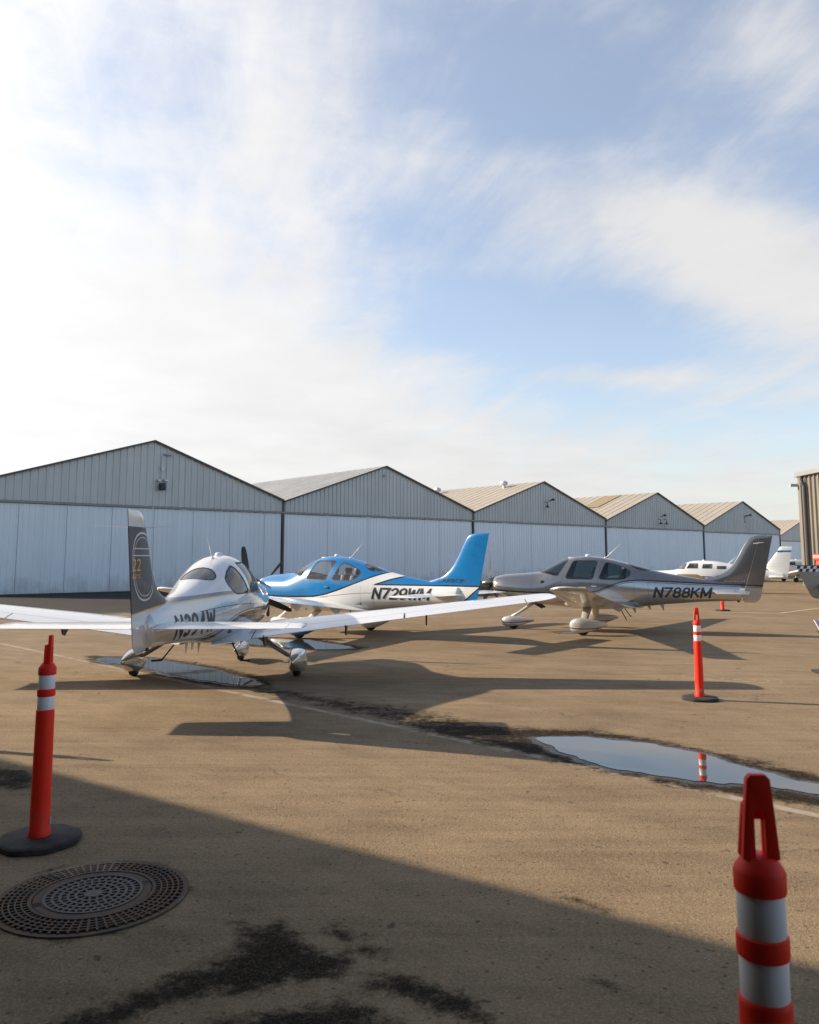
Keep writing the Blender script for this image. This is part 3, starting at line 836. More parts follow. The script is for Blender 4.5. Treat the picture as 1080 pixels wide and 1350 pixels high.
def blade_bm(ang, L=.985, xhub=.30):
    bm = bmesh.new(); rings = []
    ca, sa = math.cos(R(ang)), math.sin(R(ang))
    for r, ch, th, tw in ((.06, .09, .05, 60), (.16, .085, .045, 55), (.26, .125, .028, 46), (.45, .155, .02, 34), (.65, .15, .015, 27), (.82, .125, .011, 22), (.92, .10, .009, 20), (.97, .07, .007, 19), (L, .03, .004, 19)):
        ring = []
        for c, t in ((-.5, 0), (-.25, .5), (.1, .55), (.5, .05), (.1, -.35), (-.25, -.35)):
            a = c * ch; b = t * th
            tang = a * math.cos(R(tw)) - b * math.sin(R(tw)); ax = a * math.sin(R(tw)) + b * math.cos(R(tw))
            ring.append((xhub + ax - X0, ca * r - sa * tang, 1.30 + sa * r + ca * tang))
        rings.append(ring)
    loft(bm, rings); fixn(bm); return bm

def text_bm(body, height, shear=0.0, wscale=1.0, bold=.012, space=1.0):
    cu = bpy.data.curves.new('lettering', 'FONT'); cu.body = body; cu.size = 1.0; cu.offset = bold; cu.shear = shear
    cu.space_character = space; cu.resolution_u = 4
    ob = bpy.data.objects.new('lettering', cu); COL.objects.link(ob)
    dg = bpy.context.evaluated_depsgraph_get(); dg.update()
    me = bpy.data.meshes.new_from_object(ob.evaluated_get(dg))
    bm = bmesh.new(); bm.from_mesh(me)
    bpy.data.objects.remove(ob); bpy.data.curves.remove(cu); bpy.data.meshes.remove(me)
    ys = [v.co.y for v in bm.verts]; xs = [v.co.x for v in bm.verts]
    k = height / (max(ys) - min(ys)); x0, y0 = min(xs), min(ys)
    for v in bm.verts: v.co = Vector(((v.co.x - x0) * k * wscale, (v.co.y - y0) * k, 0))
    return bm, (max(xs) - x0) * k * wscale
def map_text(bm, fn, step=.03):
    """slice the flat letters finely and lay them on a surface: fn(u, v) -> point"""
    us = [v.co.x for v in bm.verts]; vs = [v.co.y for v in bm.verts]
    for lo, hi, ax in ((min(vs), max(vs), 1), (min(us), max(us), 0)):
        n = int((hi - lo) / (step if ax == 1 else step * 4)); 
        for i in range(1, n):
            p = Vector((0, 0, 0)); p[ax] = lo + (hi - lo) * i / n; nn = Vector((0, 0, 0)); nn[ax] = 1
            bmesh.ops.bisect_plane(bm, geom=bm.verts[:] + bm.edges[:] + bm.faces[:], plane_co=p, plane_no=nn)
    for v in bm.verts: v.co = fn(v.co.x, v.co.y)
def arc(cx, cy, rx, ry, a0, a1, n=10):
    return [(cx + rx * math.cos(R(a0 + (a1 - a0) * i / n)), cy + ry * math.sin(R(a0 + (a1 - a0) * i / n))) for i in range(n + 1)]
GLYPH = {   # strokes of block letters in a box w x 1 (centre lines, stroke half width added outside)
 'N': (.60, [[(0, 0), (0, 1)], [(0, 1), (.6, 0)], [(.6, 0), (.6, 1)]]),
 'K': (.60, [[(0, 0), (0, 1)], [(.60, 1), (.03, .42)], [(.20, .58), (.62, 0)]]),
 'M': (.74, [[(0, 0), (0, 1)], [(0, 1), (.37, .12)], [(.37, .12), (.74, 1)], [(.74, 1), (.74, 0)]]),
 'W': (.84, [[(0, 1), (.20, 0)], [(.20, 0), (.42, .92)], [(.42, .92), (.64, 0)], [(.64, 0), (.84, 1)]]),
 '7': (.56, [[(0, 1), (.56, 1)], [(.56, 1), (.18, 0)]]),
 '8': (.54, [arc(.27, .75, .24, .25, 0, 360, 22), arc(.27, .26, .27, .26, 0, 360, 22)]),
 '9': (.54, [arc(.27, .69, .27, .31, 0, 360, 22), [(.54, .69)] + arc(.26, .30, .28, .30, 0, -110, 10)]),
 '2': (.54, [arc(.27, .72, .27, .28, 165, -25, 12) + [(.02, 0)], [(0, 0), (.55, 0)]]),
 '3': (.54, [arc(.26, .75, .24, .25, 150, -90, 12), arc(.26, .26, .28, .26, 90, -150, 14)]),
 '4': (.58, [[(.42, 0), (.42, 1)], [(.42, 1), (0, .30)], [(0, .30), (.58, .30)]]),
}
def block_text(parent, body, x0, z0, height, side, mat, shear=0.0, width=1.5, stroke=.15, gap=.24):
    """registration letters painted on the body side, each stroke a thin strip lying on the skin"""
    tot = sum(GLYPH[c][0] for c in body) + gap * (len(body) - 1) + stroke
    kx = width / tot; hh = height * (1 - stroke); out = bmesh.new(); cur = stroke / 2; lay = 0
    for ch in body:
        w, strokes = GLYPH[ch]
        for st in strokes:
            lay += 1; e = .003 + .0006 * (lay % 6)
            P = [Vector((cur + a, b)) for a, b in st]
            Q = [P[0]]
            for a, b in zip(P[:-1], P[1:]):
                n = max(1, int((b - a).length / .12))
                Q += [a.lerp(b, i / n) for i in range(1, n + 1)]
            closed = (P[0] - P[-1]).length < 1e-4
            if not closed:
                d0, d1 = (Q[0] - Q[1]).normalized(), (Q[-1] - Q[-2]).normalized()
                Q[0] = Q[0] + d0 * (stroke * .5 if abs(d0.x) < .2 or abs(d0.y) < .2 else stroke * .12); Q[-1] = Q[-1] + d1 * (stroke * .5 if abs(d1.x) < .2 or abs(d1.y) < .2 else stroke * .12)
            rows = []
            for i, q in enumerate(Q):
                if closed: d = Q[(i + 1) % (len(Q) - 1)] - Q[i - 1 if i else -2]
                else: d = Q[min(i + 1, len(Q) - 1)] - Q[max(i - 1, 0)]
                d.normalize(); nn = Vector((-d.y, d.x)) * stroke * .5
                row = []
                for m in (-1, 0, 1):
                    p = q + nn * m; v = min(max(p.y, -.5 * stroke), 1 + .5 * stroke)
                    u = p.x * kx + v * hh * shear; z = z0 + height * stroke * .5 + v * hh
                    x = x0 + u if side < 0 else x0 + width - u
                    row.append(out.verts.new((x - X0, side * (half_width(x, z) + e), z)))
                rows.append(row)
            for r0, r1 in zip(rows[:-1], rows[1:]):
                for m in (0, 1): out.faces.new((r0[m], r0[m + 1], r1[m + 1], r1[m]))
        cur += w + gap
    return link('registration_lettering', out, mat, parent, False)
def side_text(parent, body, x0, z0, height, side, mat, shear=0, width=None, bold=.012, name='registration_lettering', surf=None, heavy=0.0):
    bm, w = text_bm(body, height, shear, 1.0, bold)
    k = (width / w) if width else 1.0
    def fn(u, v, e=.004, sh=0.0):
        x = x0 + u * k + sh if side < 0 else x0 + w * k - u * k + sh
        z = z0 + v
        y = (surf or half_width)(x, z) + e
        return Vector((x - X0, side * y, z))
    map_text(bm, lambda u, v: Vector((u, v, 0)))
    out = bmesh.new()
    for e, sh in ([(.003, -heavy), (.005, 0.0), (.007, heavy)] if heavy else [(.004, 0.0)]):
        m_ = {v: out.verts.new(fn(v.co.x, v.co.y, e, sh)) for v in bm.verts}
        for f in bm.faces: out.faces.new([m_[v] for v in f.verts])
    bm.free()
    return link(name, out, mat, parent, False)

def paint_mat(name, fn, rough=.28, metal=0.0, coat=.6):
    """fn(x, y, z) in plane coordinates -> colour socket, metallic"""
    m, t, p, o = newmat(name)
    c = objco(); x, y, z = sep(c); x = x + X0
    col, met, *rest = fn(x, y, z)
    n = noise(c, 2.0, 5, .6)
    # faint panel seams and dust
    def seam(a, w=.0045): return (x - a).abs().lt(w)
    ln = seam(1.62).max(seam(4.42) * z.lt(1.32)).max(seam(4.78) * z.lt(1.36))
    ln = ln.max(((x - 3.47 - (z - 1.45) * .24).abs().lt(.005)) * z.gt(1.0) * z.lt(1.97))
    ln = ln.max(((x - 2.50 - (z - 1.45) * .36).abs().lt(.005)) * z.gt(1.0) * z.lt(1.50))
    ln = ln.max(((z - 1.0).abs().lt(.005)) * x.gt(2.34) * x.lt(3.36))
    col = mixc(ln * .55, col, (.03, .03, .03))
    col = mixc(noise(c, 14, 5, .65).smooth(.45, .8) * .07, col, (.30, .25, .19))
    setin(t, p.inputs['Base Color'], col)
    setin(t, p.inputs['Metallic'], met)
    setin(t, p.inputs['Roughness'], (n - .5) * .12 + rough)
    setin(t, p.inputs['Coat Weight'], rest[0] * coat if rest else coat); p.inputs['Coat Roughness'].default_value = .04
    if rest: setin(t, p.inputs['Roughness'], (n - .5) * .12 + rough + (1.0 - rest[0]) * .28)
    return m

def make_airplane(name, label, pose, liv, prop, spinner, propm, glass, reg, group):
    Xw, Yw, hd = pose
    t = thing(name, label, 'airplane', (Xw, Yw, 0), R(hd + 180), group)
    body = liv['body']
    fu = fuselage_bm()
    wins = []
    wins.append(('windshield', cut_window(fu, W_SHIELD, 1.6, 2.75, 1.5, .018)))
    wins.append(('door_window', cut_window(fu, W_DOOR, 2.4, 3.6, 1.3, extra=lambda c: c.y < 0)))
    wins.append(('door_window', cut_window(fu, W_DOOR, 2.4, 3.6, 1.3, extra=lambda c: c.y > 0)))
    wins.append(('rear_side_window', cut_window(fu, W_REAR, 3.38, 4.45, 1.3, extra=lambda c: c.y < 0)))
    wins.append(('rear_side_window', cut_window(fu, W_REAR, 3.38, 4.45, 1.3, extra=lambda c: c.y > 0)))
    ov = [(4.52 + .33 * math.cos(a) * (1.0 if math.cos(a) > 0 else .8), .265 * math.sin(a)) for a in np.linspace(0, 2 * math.pi, 22, endpoint=False)]
    wins.append(('rear_window', cut_window(fu, ov, 4.1, 5.1, 1.5, .014, (0, 1))))
    fu.normal_update()
    lin = faces_to_bm([f for f in fu.faces if 1.95 - X0 < f.calc_center_median().x < 4.95 - X0 and f.calc_center_median().z > .80], -.03)
    link('cabin_lining', lin, liv.get('liner', LINER), t)
    fus = link('fuselage', fu, body, t)
    for wn, (g, k) in wins:
        w = link(wn, k, BLACK, t)
        link('pane', g, glass, w)
    # cabin
    bm = bmesh.new(); box(bm, (1.98 - X0, -.5, .84), (4.4 - X0, .5, .90)); link('cabin_floor', bm, LINER, t, False)
    bm = bmesh.new(); box(bm, (2.02 - X0, -.50, 1.12), (2.22 - X0, .50, 1.50), None, .04); box(bm, (1.86 - X0, -.46, 1.50), (2.24 - X0, .46, 1.545), None, .02); link('instrument_panel', bm, PANELM, t, False)
    for sx in (2.92, 3.72):
        for sy in (-.27, .27):
            bm = bmesh.new()
            M = Matrix.Translation((sx - X0, sy, 0))
            box(bm, (-.25, -.22, .98), (.25, .22, 1.13), M, .05)
            B = M @ Matrix.Translation((.25, 0, 1.1)) @ Matrix.Rotation(R(14), 4, 'Y')
            box(bm, (-.06, -.22, -.05), (.07, .22, .50), B, .055)
            box(bm, (-.04, -.12, .51), (.05, .12, .69), B, .04)
            link('seat', bm, liv.get('seat', SEAT), t, True, sharp=50)
    # cowl air inlets and spinner
    for sg in (-1, 1):
        bm = bmesh.new(); lathe(bm, [(.0, 0), (.10, 0), (.105, .012)], 20, Matrix.Translation((.434 - X0, sg * .19, 1.27)) @ Matrix.Rotation(R(-90), 4, 'Y'), False, False); link('air_inlet', bm, BLACK, t, False)
    bm = bmesh.new(); lathe(bm, [(.175, -.015), (.176, .0), (.168, .07), (.148, .15), (.115, .24), (.075, .32), (.035, .37), (.012, .395), (.002, .40)], 32, Matrix.Translation((.42 - X0, 0, 1.30)) @ Matrix.Rotation(R(-90), 4, 'Y'), True, True); fixn(bm)
    link('spinner', bm, spinner, t, sharp=60)
    for k in range(3):
        link('propeller_blade', blade_bm(prop + 120 * k), propm, t, sharp=50)
    # wings
    for sg in (-1, 1):
        w = link('wing', wing_bm(sg), liv['wing'], t, sharp=40)
        link('flap', surf_bm(sg, .82, 3.28, drop=.0), liv['wing'], w, sharp=40)
        link('aileron', surf_bm(sg, 3.31, 5.33), liv['wing'], w, sharp=40)
        if liv.get('boot'):
            bm = bmesh.new(); rr = []
            for y in (1.0, 2.4, 3.3, 5.3):
                y_, le, te, z, th = wsec(y); ch = te - le
                pts = [(le + c * ch - X0 - .001, sg * y, z + tt * ch * 1.02 - (c - .3) * ch * .035) for c, tt in airfoil(0, .07, 6, th)]
                rr.append(pts[7:] [::-1][::-1] + pts[:7] if False else pts)
            loft(bm, rr, True, False, False); fixn(bm); link('leading_edge_strip', bm, CHROME, w)
        for y in (1.0, 2.33, 3.66):
            y_, le, te, z, th = wsec(y)
            bm = bmesh.new(); q = []
            for dy in (-.012, .012):
                q.append([(le + .70 * (te - le) - X0, sg * (y + dy), z - .02), (te + .02 - X0, sg * (y + dy), z - .02), (te - .06 - X0, sg * (y + dy), z - .17), (te - .14 - X0, sg * (y + dy), z - .20)])
            loft(bm, q); fixn(bm); link('flap_hinge', bm, liv.get('hinge', liv['wing']), w, False)
        y_, le, te, z, th = wsec(2.0)
        bm = bmesh.new(); lathe(bm, [(.0, .004), (.045, .004), (.05, 0)], 16, Matrix.Translation((le + .32 * (te - le) - X0, sg * 2.0, z + .088 * (te - le)))); fixn(bm); link('fuel_cap', bm, CHROME, w, False)
        # tip light
        bm = bmesh.new(); box(bm, (3.16 - X0, sg * 5.78 - .02, 1.34), (3.30 - X0, sg * 5.78 + .02, 1.375), None, .012); link('tip_light', bm, CHROME, w)
        link('stabilizer', stab_bm(sg), liv['stab'], t, sharp=40)
        link('elevator', elev_bm(sg), liv['stab'], t, sharp=40)
        # boarding step
        bm = bmesh.new(); tube(bm, [(4.00 - X0, sg * .42, .72), (4.20 - X0, sg * .64, .39)], .013, 8); tube(bm, [(4.20 - X0, sg * .63, .395), (4.22 - X0, sg * .80, .385)], .017, 8, .6); link('boarding_step', bm, BLACK, t)
    fin = link('fin', fin_bm(), body, t, sharp=50)
    link('rudder', rudder_bm(), body, t, sharp=50)
    for sg in (-1, 1):
        bm = bmesh.new(); tube(bm, [(7.47 - X0, sg * .02, 2.41), (7.70 - X0, sg * .50, 2.43)], [.0045, .003], 6); link('whisker_antenna', bm, WHITEP, fin)
    # gear
    for sg in (-1, 1):
        bm = bmesh.new()
        tube(bm, [(3.20 - X0, sg * .55, .80), (3.20 - X0, sg * .72, .71), (3.18 - X0, sg * 1.0, .52), (3.16 - X0, sg * 1.24, .37), (3.15 - X0, sg * 1.42, .30)], [.125, .12, .11, .10, .095], 14, .42, (1, 0, 0)); fixn(bm)
        g = link('main_gear_leg', bm, liv.get('leg', body), t)
        link('wheel_fairing', pant_bm(2.80, 3.80, sg * 1.42, .33, .46, .06), liv['pant'], g)
        link('wheel', wheel_bm(3.15, sg * 1.42), RUBBER, g, sharp=40)
    bm = bmesh.new(); tube(bm, [(1.60 - X0, 0, .78), (1.42 - X0, 0, .65), (1.10 - X0, 0, .44), (.78 - X0, 0, .27)], [.05, .045, .04, .038], 12, .8); fixn(bm)
    g = link('nose_gear_leg', bm, liv.get('leg', body), t)
    link('wheel_fairing', pant_bm(.62, 1.57, 0, .28, .37, .06), liv['pant'], g)
    link('wheel', wheel_bm(.97, 0, .16, .12), RUBBER, g, sharp=40)
    # antennas, exhausts, tail skid
    bm = bmesh.new(); tube(bm, [(3.62 - X0, 0, 2.02), (4.08 - X0, 0, 2.44)], [.011, .006], 8); lathe(bm, [(.035, -.02), (.03, .015), (.012, .03)], 12, Matrix.Translation((3.62 - X0, 0, 2.03)), True, True); link('whip_antenna', bm, WHITEP, t)
    bm = bmesh.new(); lathe(bm, [(.075, -.02), (.07, .03), (.05, .055), (.01, .06)], 16, Matrix.Translation((3.14 - X0, 0, 2.075)), True, True); link('antenna_puck', bm, WHITEP, t)
    bm = bmesh.new(); box(bm, (2.60 - X0, -.03, 2.0), (2.75 - X0, .03, 2.055), None, .012); link('air_scoop', bm, WHITEP, t)
    for ax, dz in ((4.35, .14), (4.75, .10), (5.1, .16)):
        bm = bmesh.new(); z = f_bot(ax)
        loft(bm, [[(ax - .06 - X0, -.012, z + .02), (ax + .05 - X0, -.012, z + .02), (ax + .05 - X0, .012, z + .02), (ax - .06 - X0, .012, z + .02)],
                  [(ax + .03 - X0, -.004, z - dz), (ax + .06 - X0, -.004, z - dz), (ax + .06 - X0, .004, z - dz), (ax + .03 - X0, .004, z - dz)]]); fixn(bm)
        link('belly_antenna', bm, liv['wing'], t, False)
    bm = bmesh.new()
    for sy in (-.17, .17): tube(bm, [(1.55 - X0, sy, .80), (1.72 - X0, sy, .70), (1.86 - X0, sy, .62)], .035, 10)
    link('exhaust_pipe', bm, DARKM, t)
    bm = bmesh.new(); lathe(bm, [(.0, -.02), (.03, -.02), (.035, .03)], 10, Matrix.Translation((7.05 - X0, 0, .88)), False, True); link('tail_tie_down', bm, BLACK, t)
    # door handle
    for sg in (-1, 1):
        bm = bmesh.new(); y = half_width(3.36, 1.27)
        box(bm, (3.30 - X0, sg * (y + .004) - .012, 1.24), (3.44 - X0, sg * (y + .004) + .012, 1.285), None, .01); link('door_handle', bm, liv.get('handle', CHROME), t)
    reg(t)
    return t

# --- liveries
def liv_grey():
    def body(x, y, z):
        b = x.curve([(0.3, 1.12), (.8, 1.10), (2.1, 1.055), (2.9, 1.06), (3.4, 1.115), (3.72, 1.24), (4.13, 1.385), (4.5, 1.43), (5.0, 1.41), (5.75, 1.375), (6.5, 1.34), (7.7, 1.295)], 8, 3)
        up = z.gt(b)
        col = mixc(up, (.55, .535, .51), (.235, .225, .218))
        ln = (z - b).abs().lt(.020)
        l2 = (z - b + .045).abs().lt(.008) * x.gt(3.3)
        return mixc(l2, mixc(ln, col, (.012, .012, .02)), (.05, .05, .055)), 0.72 * (1.0 - ln)
    b = paint_mat('two_tone_grey_paint', body, .22, coat=.9)
    def wing(x, y, z): return mixc(1.0, (0, 0, 0), (.55, .53, .50)), X.math('ADD', 0.35, 0.0)
    w = paint_mat('silver_wing_paint', wing, .32)
    def pant(x, y, z):
        ln = (z - x.curve([(0.6, .20), (1.0, .185), (1.6, .235), (2.7, .20), (3.2, .18), (3.85, .25)], 8, 3)).abs().lt(.014)
        return mixc(ln, (.56, .54, .51), (.05, .05, .05)), 0.35 * (1.0 - ln)
    return dict(body=b, wing=w, stab=w, pant=paint_mat('silver_fairing_paint', pant, .25), leg=w, seat=SEATL)
def liv_blue():
    def body(x, y, z):
        A = x.curve([(0.3, .985), (1.5, .985), (2.4, 1.00), (3.06, 1.045), (3.6, 1.17), (4.2, 1.37), (4.72, 1.565), (5.1, 1.70), (5.6, 1.9), (8, 2.6)], 8, 3)
        B = x.curve([(4.6, 1.30), (4.83, 1.365), (5.25, 1.50), (5.69, 1.615), (5.95, 1.72), (6.4, 2.9)], 8, 3)
        D = (x - 7.73) * .77 + 1.37                               # diagonal below the fin, rudder foot stays blue
        front = z.gt(A) * x.lt(5.3)
        aft = z.gt(1.365) * z.lt(B.max(x.gt(5.9) * 3.0)) * x.gt(4.7)
        foot = z.lt(D) * x.gt(7.0)
        blue = front.max(aft).max(foot)
        ln = ((z - A).abs().lt(.020) * x.lt(5.3)).max((z - 1.36).abs().lt(.017) * x.gt(4.84) * x.lt(7.72)).max((z - B).abs().lt(.020) * x.gt(4.8) * x.lt(5.8)).max((z - D).abs().lt(.022) * x.gt(7.22) * x.lt(7.73) * z.lt(1.37))
        swo = (z - x.curve([(3.0, .99), (3.6, 1.06), (4.2, 1.12), (4.8, 1.15)], 8, 3)).abs().lt(.006) * x.gt(3.1) * x.lt(4.75)
        col = mixc(blue, (.72, .71, .68), (.0, .155, .40))
        return mixc(ln.max(swo), col, (.012, .012, .016)), 0.0 * x
    b = paint_mat('blue_and_white_paint', body, .26, coat=.22)
    def wing(x, y, z): return mixc(1.0, (0, 0, 0), (.72, .71, .69)), X.math('ADD', 0.0, 0.0)
    w = paint_mat('white_wing_paint', wing, .25)
    def pant(x, y, z):
        blue = (y.lt(-1.36) + y.gt(1.55)).clamp() * z.lt(.30)
        return mixc(blue, (.68, .66, .62), (.0, .155, .40)), 0.0 * x
    return dict(body=b, wing=w, stab=w, pant=paint_mat('blue_and_white_fairing_paint', pant, .22), leg=w, seat=SEATL, handle=DARKM, liner=LINER_L)
def liv_white():
    def body(x, y, z):
        g = x.curve([(0.3, 1.30), (2.0, 1.36), (3.3, 1.43), (4.2, 1.45), (5.5, 1.43), (6.6, 1.41), (7.7, 1.35)], 8, 3)
        up = z.gt(g + .05)
        tail = z.gt(g) * x.gt(x.curve([(5.0, 6.45), (8.0, 6.45)], 8, 8) - (z - 1.4) * .5) * z.lt(2.42)
        col = mixc(up, (.60, .60, .60), (.64, .62, .60))
        gl = (z - g).abs().lt(.010)
        dk = z.gt(g + .010) * z.lt(g + .062)
        col = mixc(dk, col, (.10, .105, .115))
        col = mixc(tail, col, (.060, .062, .068))
        col = mixc(gl, col, (.62, .36, .09))
        thin = (z - g + x.curve([(2, .20), (4.0, .17), (6, .17), (8, .2)], 8, 3)).abs().lt(.006) * x.lt(5.6)
        arc = x.curve([(2.0, 1.05), (2.8, 1.085), (3.9, 1.09), (4.45, 1.0), (4.9, .86), (5.65, .765), (6.1, .70)], 8, 3)
        a1 = (z - arc).abs().lt(.034) * x.lt(6.0)
        a2 = (z - arc - .065).abs().lt(.008) * x.lt(6.0)
        low = z.lt(arc - .034) * x.lt(6.0)
        col = mixc(low, col, (.33, .33, .33))
        col = mixc(a1.max(a2).max(thin), col, (.03, .03, .033))
        return col, (1.0 - tail) * .12, 1.0 - tail * .8
    b = paint_mat('white_silver_and_charcoal_paint', body, .17)
    def wing(x, y, z):
        return mixc(((y.abs() - .98).abs().lt(.26)) * (x.lt(4.0)), (.70, .69, .68), (.36, .36, .355)), 0.0 * x + .05
    w = paint_mat('white_wing_paint', wing, .20)
    def pant(x, y, z): return mixc(1.0, (0, 0, 0), (.60, .59, .575)), X.math('ADD', .75, 0.0)
    lg = simple('polished_gear_leg', (.42, .42, .41), .22, .8)
    def st(x, y, z): return mixc(1.0, (0, 0, 0), (.72, .71, .70)), 0.0 * x
    return dict(body=b, wing=w, stab=paint_mat('white_tail_paint', st, .22), pant=paint_mat('polished_fairing_paint', pant, .16), leg=lg, hinge=DARKM)

LET_DARK = simple('charcoal_lettering', (.035, .035, .038), .4)
LET_BLACK = simple('black_lettering', (.012, .012, .013), .4)
LET_GOLD = simple('gold_lettering', (.75, .40, .06), .4)
LET_SILVER = simple('silver_lettering', (.60, .60, .60), .35, .4)
LET_PALE = simple('pale_grey_lettering', (.34, .335, .33), .35)
LET_NAVY = simple('navy_lettering', (.008, .05, .20), .4)
fin_surf = lambda x, z: (fin_half(x, z) if x < hinge(z) else fin_half(hinge(z), z) * (1 - (x - hinge(z)) / (rud_te(z) - hinge(z))) + .006)
def reg_grey(t):
    for sd_ in (-1, 1):
        block_text(t, 'N788KM', 4.90, .96, .295, sd_, LET_DARK, .24, 1.46, .205)
        side_text(t, 'PLATINUM', 6.72, 1.385, .045, sd_, LET_PALE, .0, .50, .0, 'type_lettering', lambda x, z: max(half_width(min(x, 7.1), z), fin_surf(x, z)))
    bm = bmesh.new()
    for sd_ in (-1,):
        y = half_width(3.05, 1.21)
        box(bm, (2.93 - X0, sd_ * (y + .006) - .004, 1.185), (3.15 - X0, sd_ * (y + .006) + .004, 1.24), None, .003)
    link('door_placard', bm, LET_SILVER, t, False)
    bm = bmesh.new(); y = half_width(1.95, 1.36)
    box(bm, (1.90 - X0, -(y + .006) - .004, 1.31), (1.99 - X0, -(y + .006) + .004, 1.40), None, .003); link('side_vent', bm, BLACK, t, False)
def reg_blue(t):
    for sd_ in (-1, 1):
        block_text(t, 'N729WM', 4.74, .99, .305, sd_, LET_BLACK, .26, 1.62, .205)
        side_text(t, 'CARBON', 6.50, 1.44, .095, sd_, LET_BLACK, .0, .82, .006, 'type_lettering', lambda x, z: max(half_width(min(x, 7.1), z), fin_surf(x, z)))
def reg_white(t):
    for sd_ in (-1, 1):
        block_text(t, 'N394W', 5.08, .93, .34, sd_, LET_DARK, .0, 1.40, .20, .32)
        side_text(t, '22', 7.50, 1.88, .15, sd_, LET_GOLD, .0, .26, .0, 'number_lettering', lambda x, z: fin_surf(x, z))
        side_text(t, 'GTS', 7.50, 1.79, .05, sd_, LET_GOLD, .0, .24, .0, 'type_lettering', lambda x, z: fin_surf(x, z))
        # double oval line and two cross bars on the fin
        bm = bmesh.new()
        cx, cz = 7.38, 1.93
        def P(a, k):
            ca, sa = math.cos(a), math.sin(a)
            u = .36 * k * math.copysign(abs(ca) ** .8, ca); v = (.43 * k + .0) * math.copysign(abs(sa) ** .8, sa)
            x = cx + u + v * .25; z = cz + v
            x = min(x, rud_te(z) - .01)
            return Vector((x - X0, sd_ * (fin_surf(max(x, FIN_LE(z) + .01), z) + .004), z))
        for k0, k1 in ((1.0, .945), (.86, .835)):
            n = 72
            for i in range(n):
                a, b = 2 * math.pi * i / n, 2 * math.pi * (i + 1) / n
                bm.faces.new([bm.verts.new(p) for p in (P(a, k0), P(b, k0), P(b, k1), P(a, k1))])
        for zz in (2.07, 2.155):
            n = 20; xa, xb = cx - .30 + (zz - cz) * .25, cx + .33 + (zz - cz) * .25
            for i in range(n):
                q = []
                for (s, dz) in ((i / n, -.007), ((i + 1) / n, -.007), ((i + 1) / n, .007), (i / n, .007)):
                    x = min(xa + (xb - xa) * s, rud_te(zz) - .01)
                    q.append(bm.verts.new((x - X0, sd_ * (fin_surf(max(x, FIN_LE(zz) + .01), zz) + .004), zz + dz)))
                bm.faces.new(q)
        link('oval_emblem', bm, LET_SILVER, t, False)
SPIN_DARK = simple('dark_chrome_spinner', (.13, .125, .12), .18, .9)
SPIN_WHITE = simple('white_spinner', (.7, .69, .67), .25, coat=.5)
PROP_GREY = simple('grey_propeller', (.10, .10, .10), .35, .4)
GRP = 'single engine airplanes parked in front of the hangars'
make_airplane('airplane', 'white airplane seen from behind with charcoal fin and registration N394W', (-3.381, 14.235, 90.2), liv_white(), 98, SPIN_WHITE, BLADE, GLASS_D, reg_white, GRP)
make_airplane('airplane', 'blue and white single engine airplane with registration N729WM, nose behind the white one', (-1.714, 22.036, 142.87), liv_blue(), 41, SPIN_WHITE, BLADE, GLASS_L, reg_blue, GRP)
make_airplane('airplane', 'two tone grey single engine airplane with registration N788KM at the right', (5.338, 23.103, 160.17), liv_grey(), 92, SPIN_DARK, PROP_GREY, GLASS_D, reg_grey, GRP)

# ------------------------------------------------------------------ metal low-wing airplane farther back
def smooth_body(bm, secs, n=2.6, step=.08, nh=20):
    F = [pchip([(s[0], s[i]) for s in secs]) for i in (1, 2, 3)]
    xs = np.arange(secs[0][0], secs[-1][0] + 1e-6, step); rings = []
    for x in xs:
        zt, zb, hw = F[0](x), F[1](x), F[2](x); r, l = [], []
        for i in range(nh + 1):
            w = (1 - math.cos(math.pi * i / nh)) / 2
            z = zb + (zt - zb) * w ** .85; y = hw * max(0, 1 - abs(2 * w - 1) ** n) ** (1 / n)
            r.append((x, y, z)); l.append((x, -y, z))
        rings.append(r + l[-2:0:-1])
    loft(bm, rings); fixn(bm)
    def hwf(x, z):
        zt, zb, hw = F[0](x), F[1](x), F[2](x); s = min(max((z - zb) / (zt - zb), 0), 1); w = s ** (1 / .85)
        return hw * max(0, 1 - abs(2 * w - 1) ** n) ** (1 / n)
    return hwf
def panel_on(hwf, poly, side, off=.006, nsub=8):
    """a window pane lying on the body side, poly = 4 corners (x, z)"""
    bm = bmesh.new(); a, b, c, d = [Vector(p) for p in poly]
    g = [[None] * (nsub + 1) for _ in range(nsub + 1)]
    for i in range(nsub + 1):
        for j in range(nsub + 1):
            s, q = i / nsub, j / nsub
            p = (a.lerp(b, s)).lerp(d.lerp(c, s), q)
            g[i][j] = bm.verts.new((p.x, side * (hwf(p.x, p.y) + off), p.y))
    for i in range(nsub):
        for j in range(nsub): bm.faces.new((g[i][j], g[i + 1][j], g[i + 1][j + 1], g[i][j + 1]))
    fixn(bm); return bm
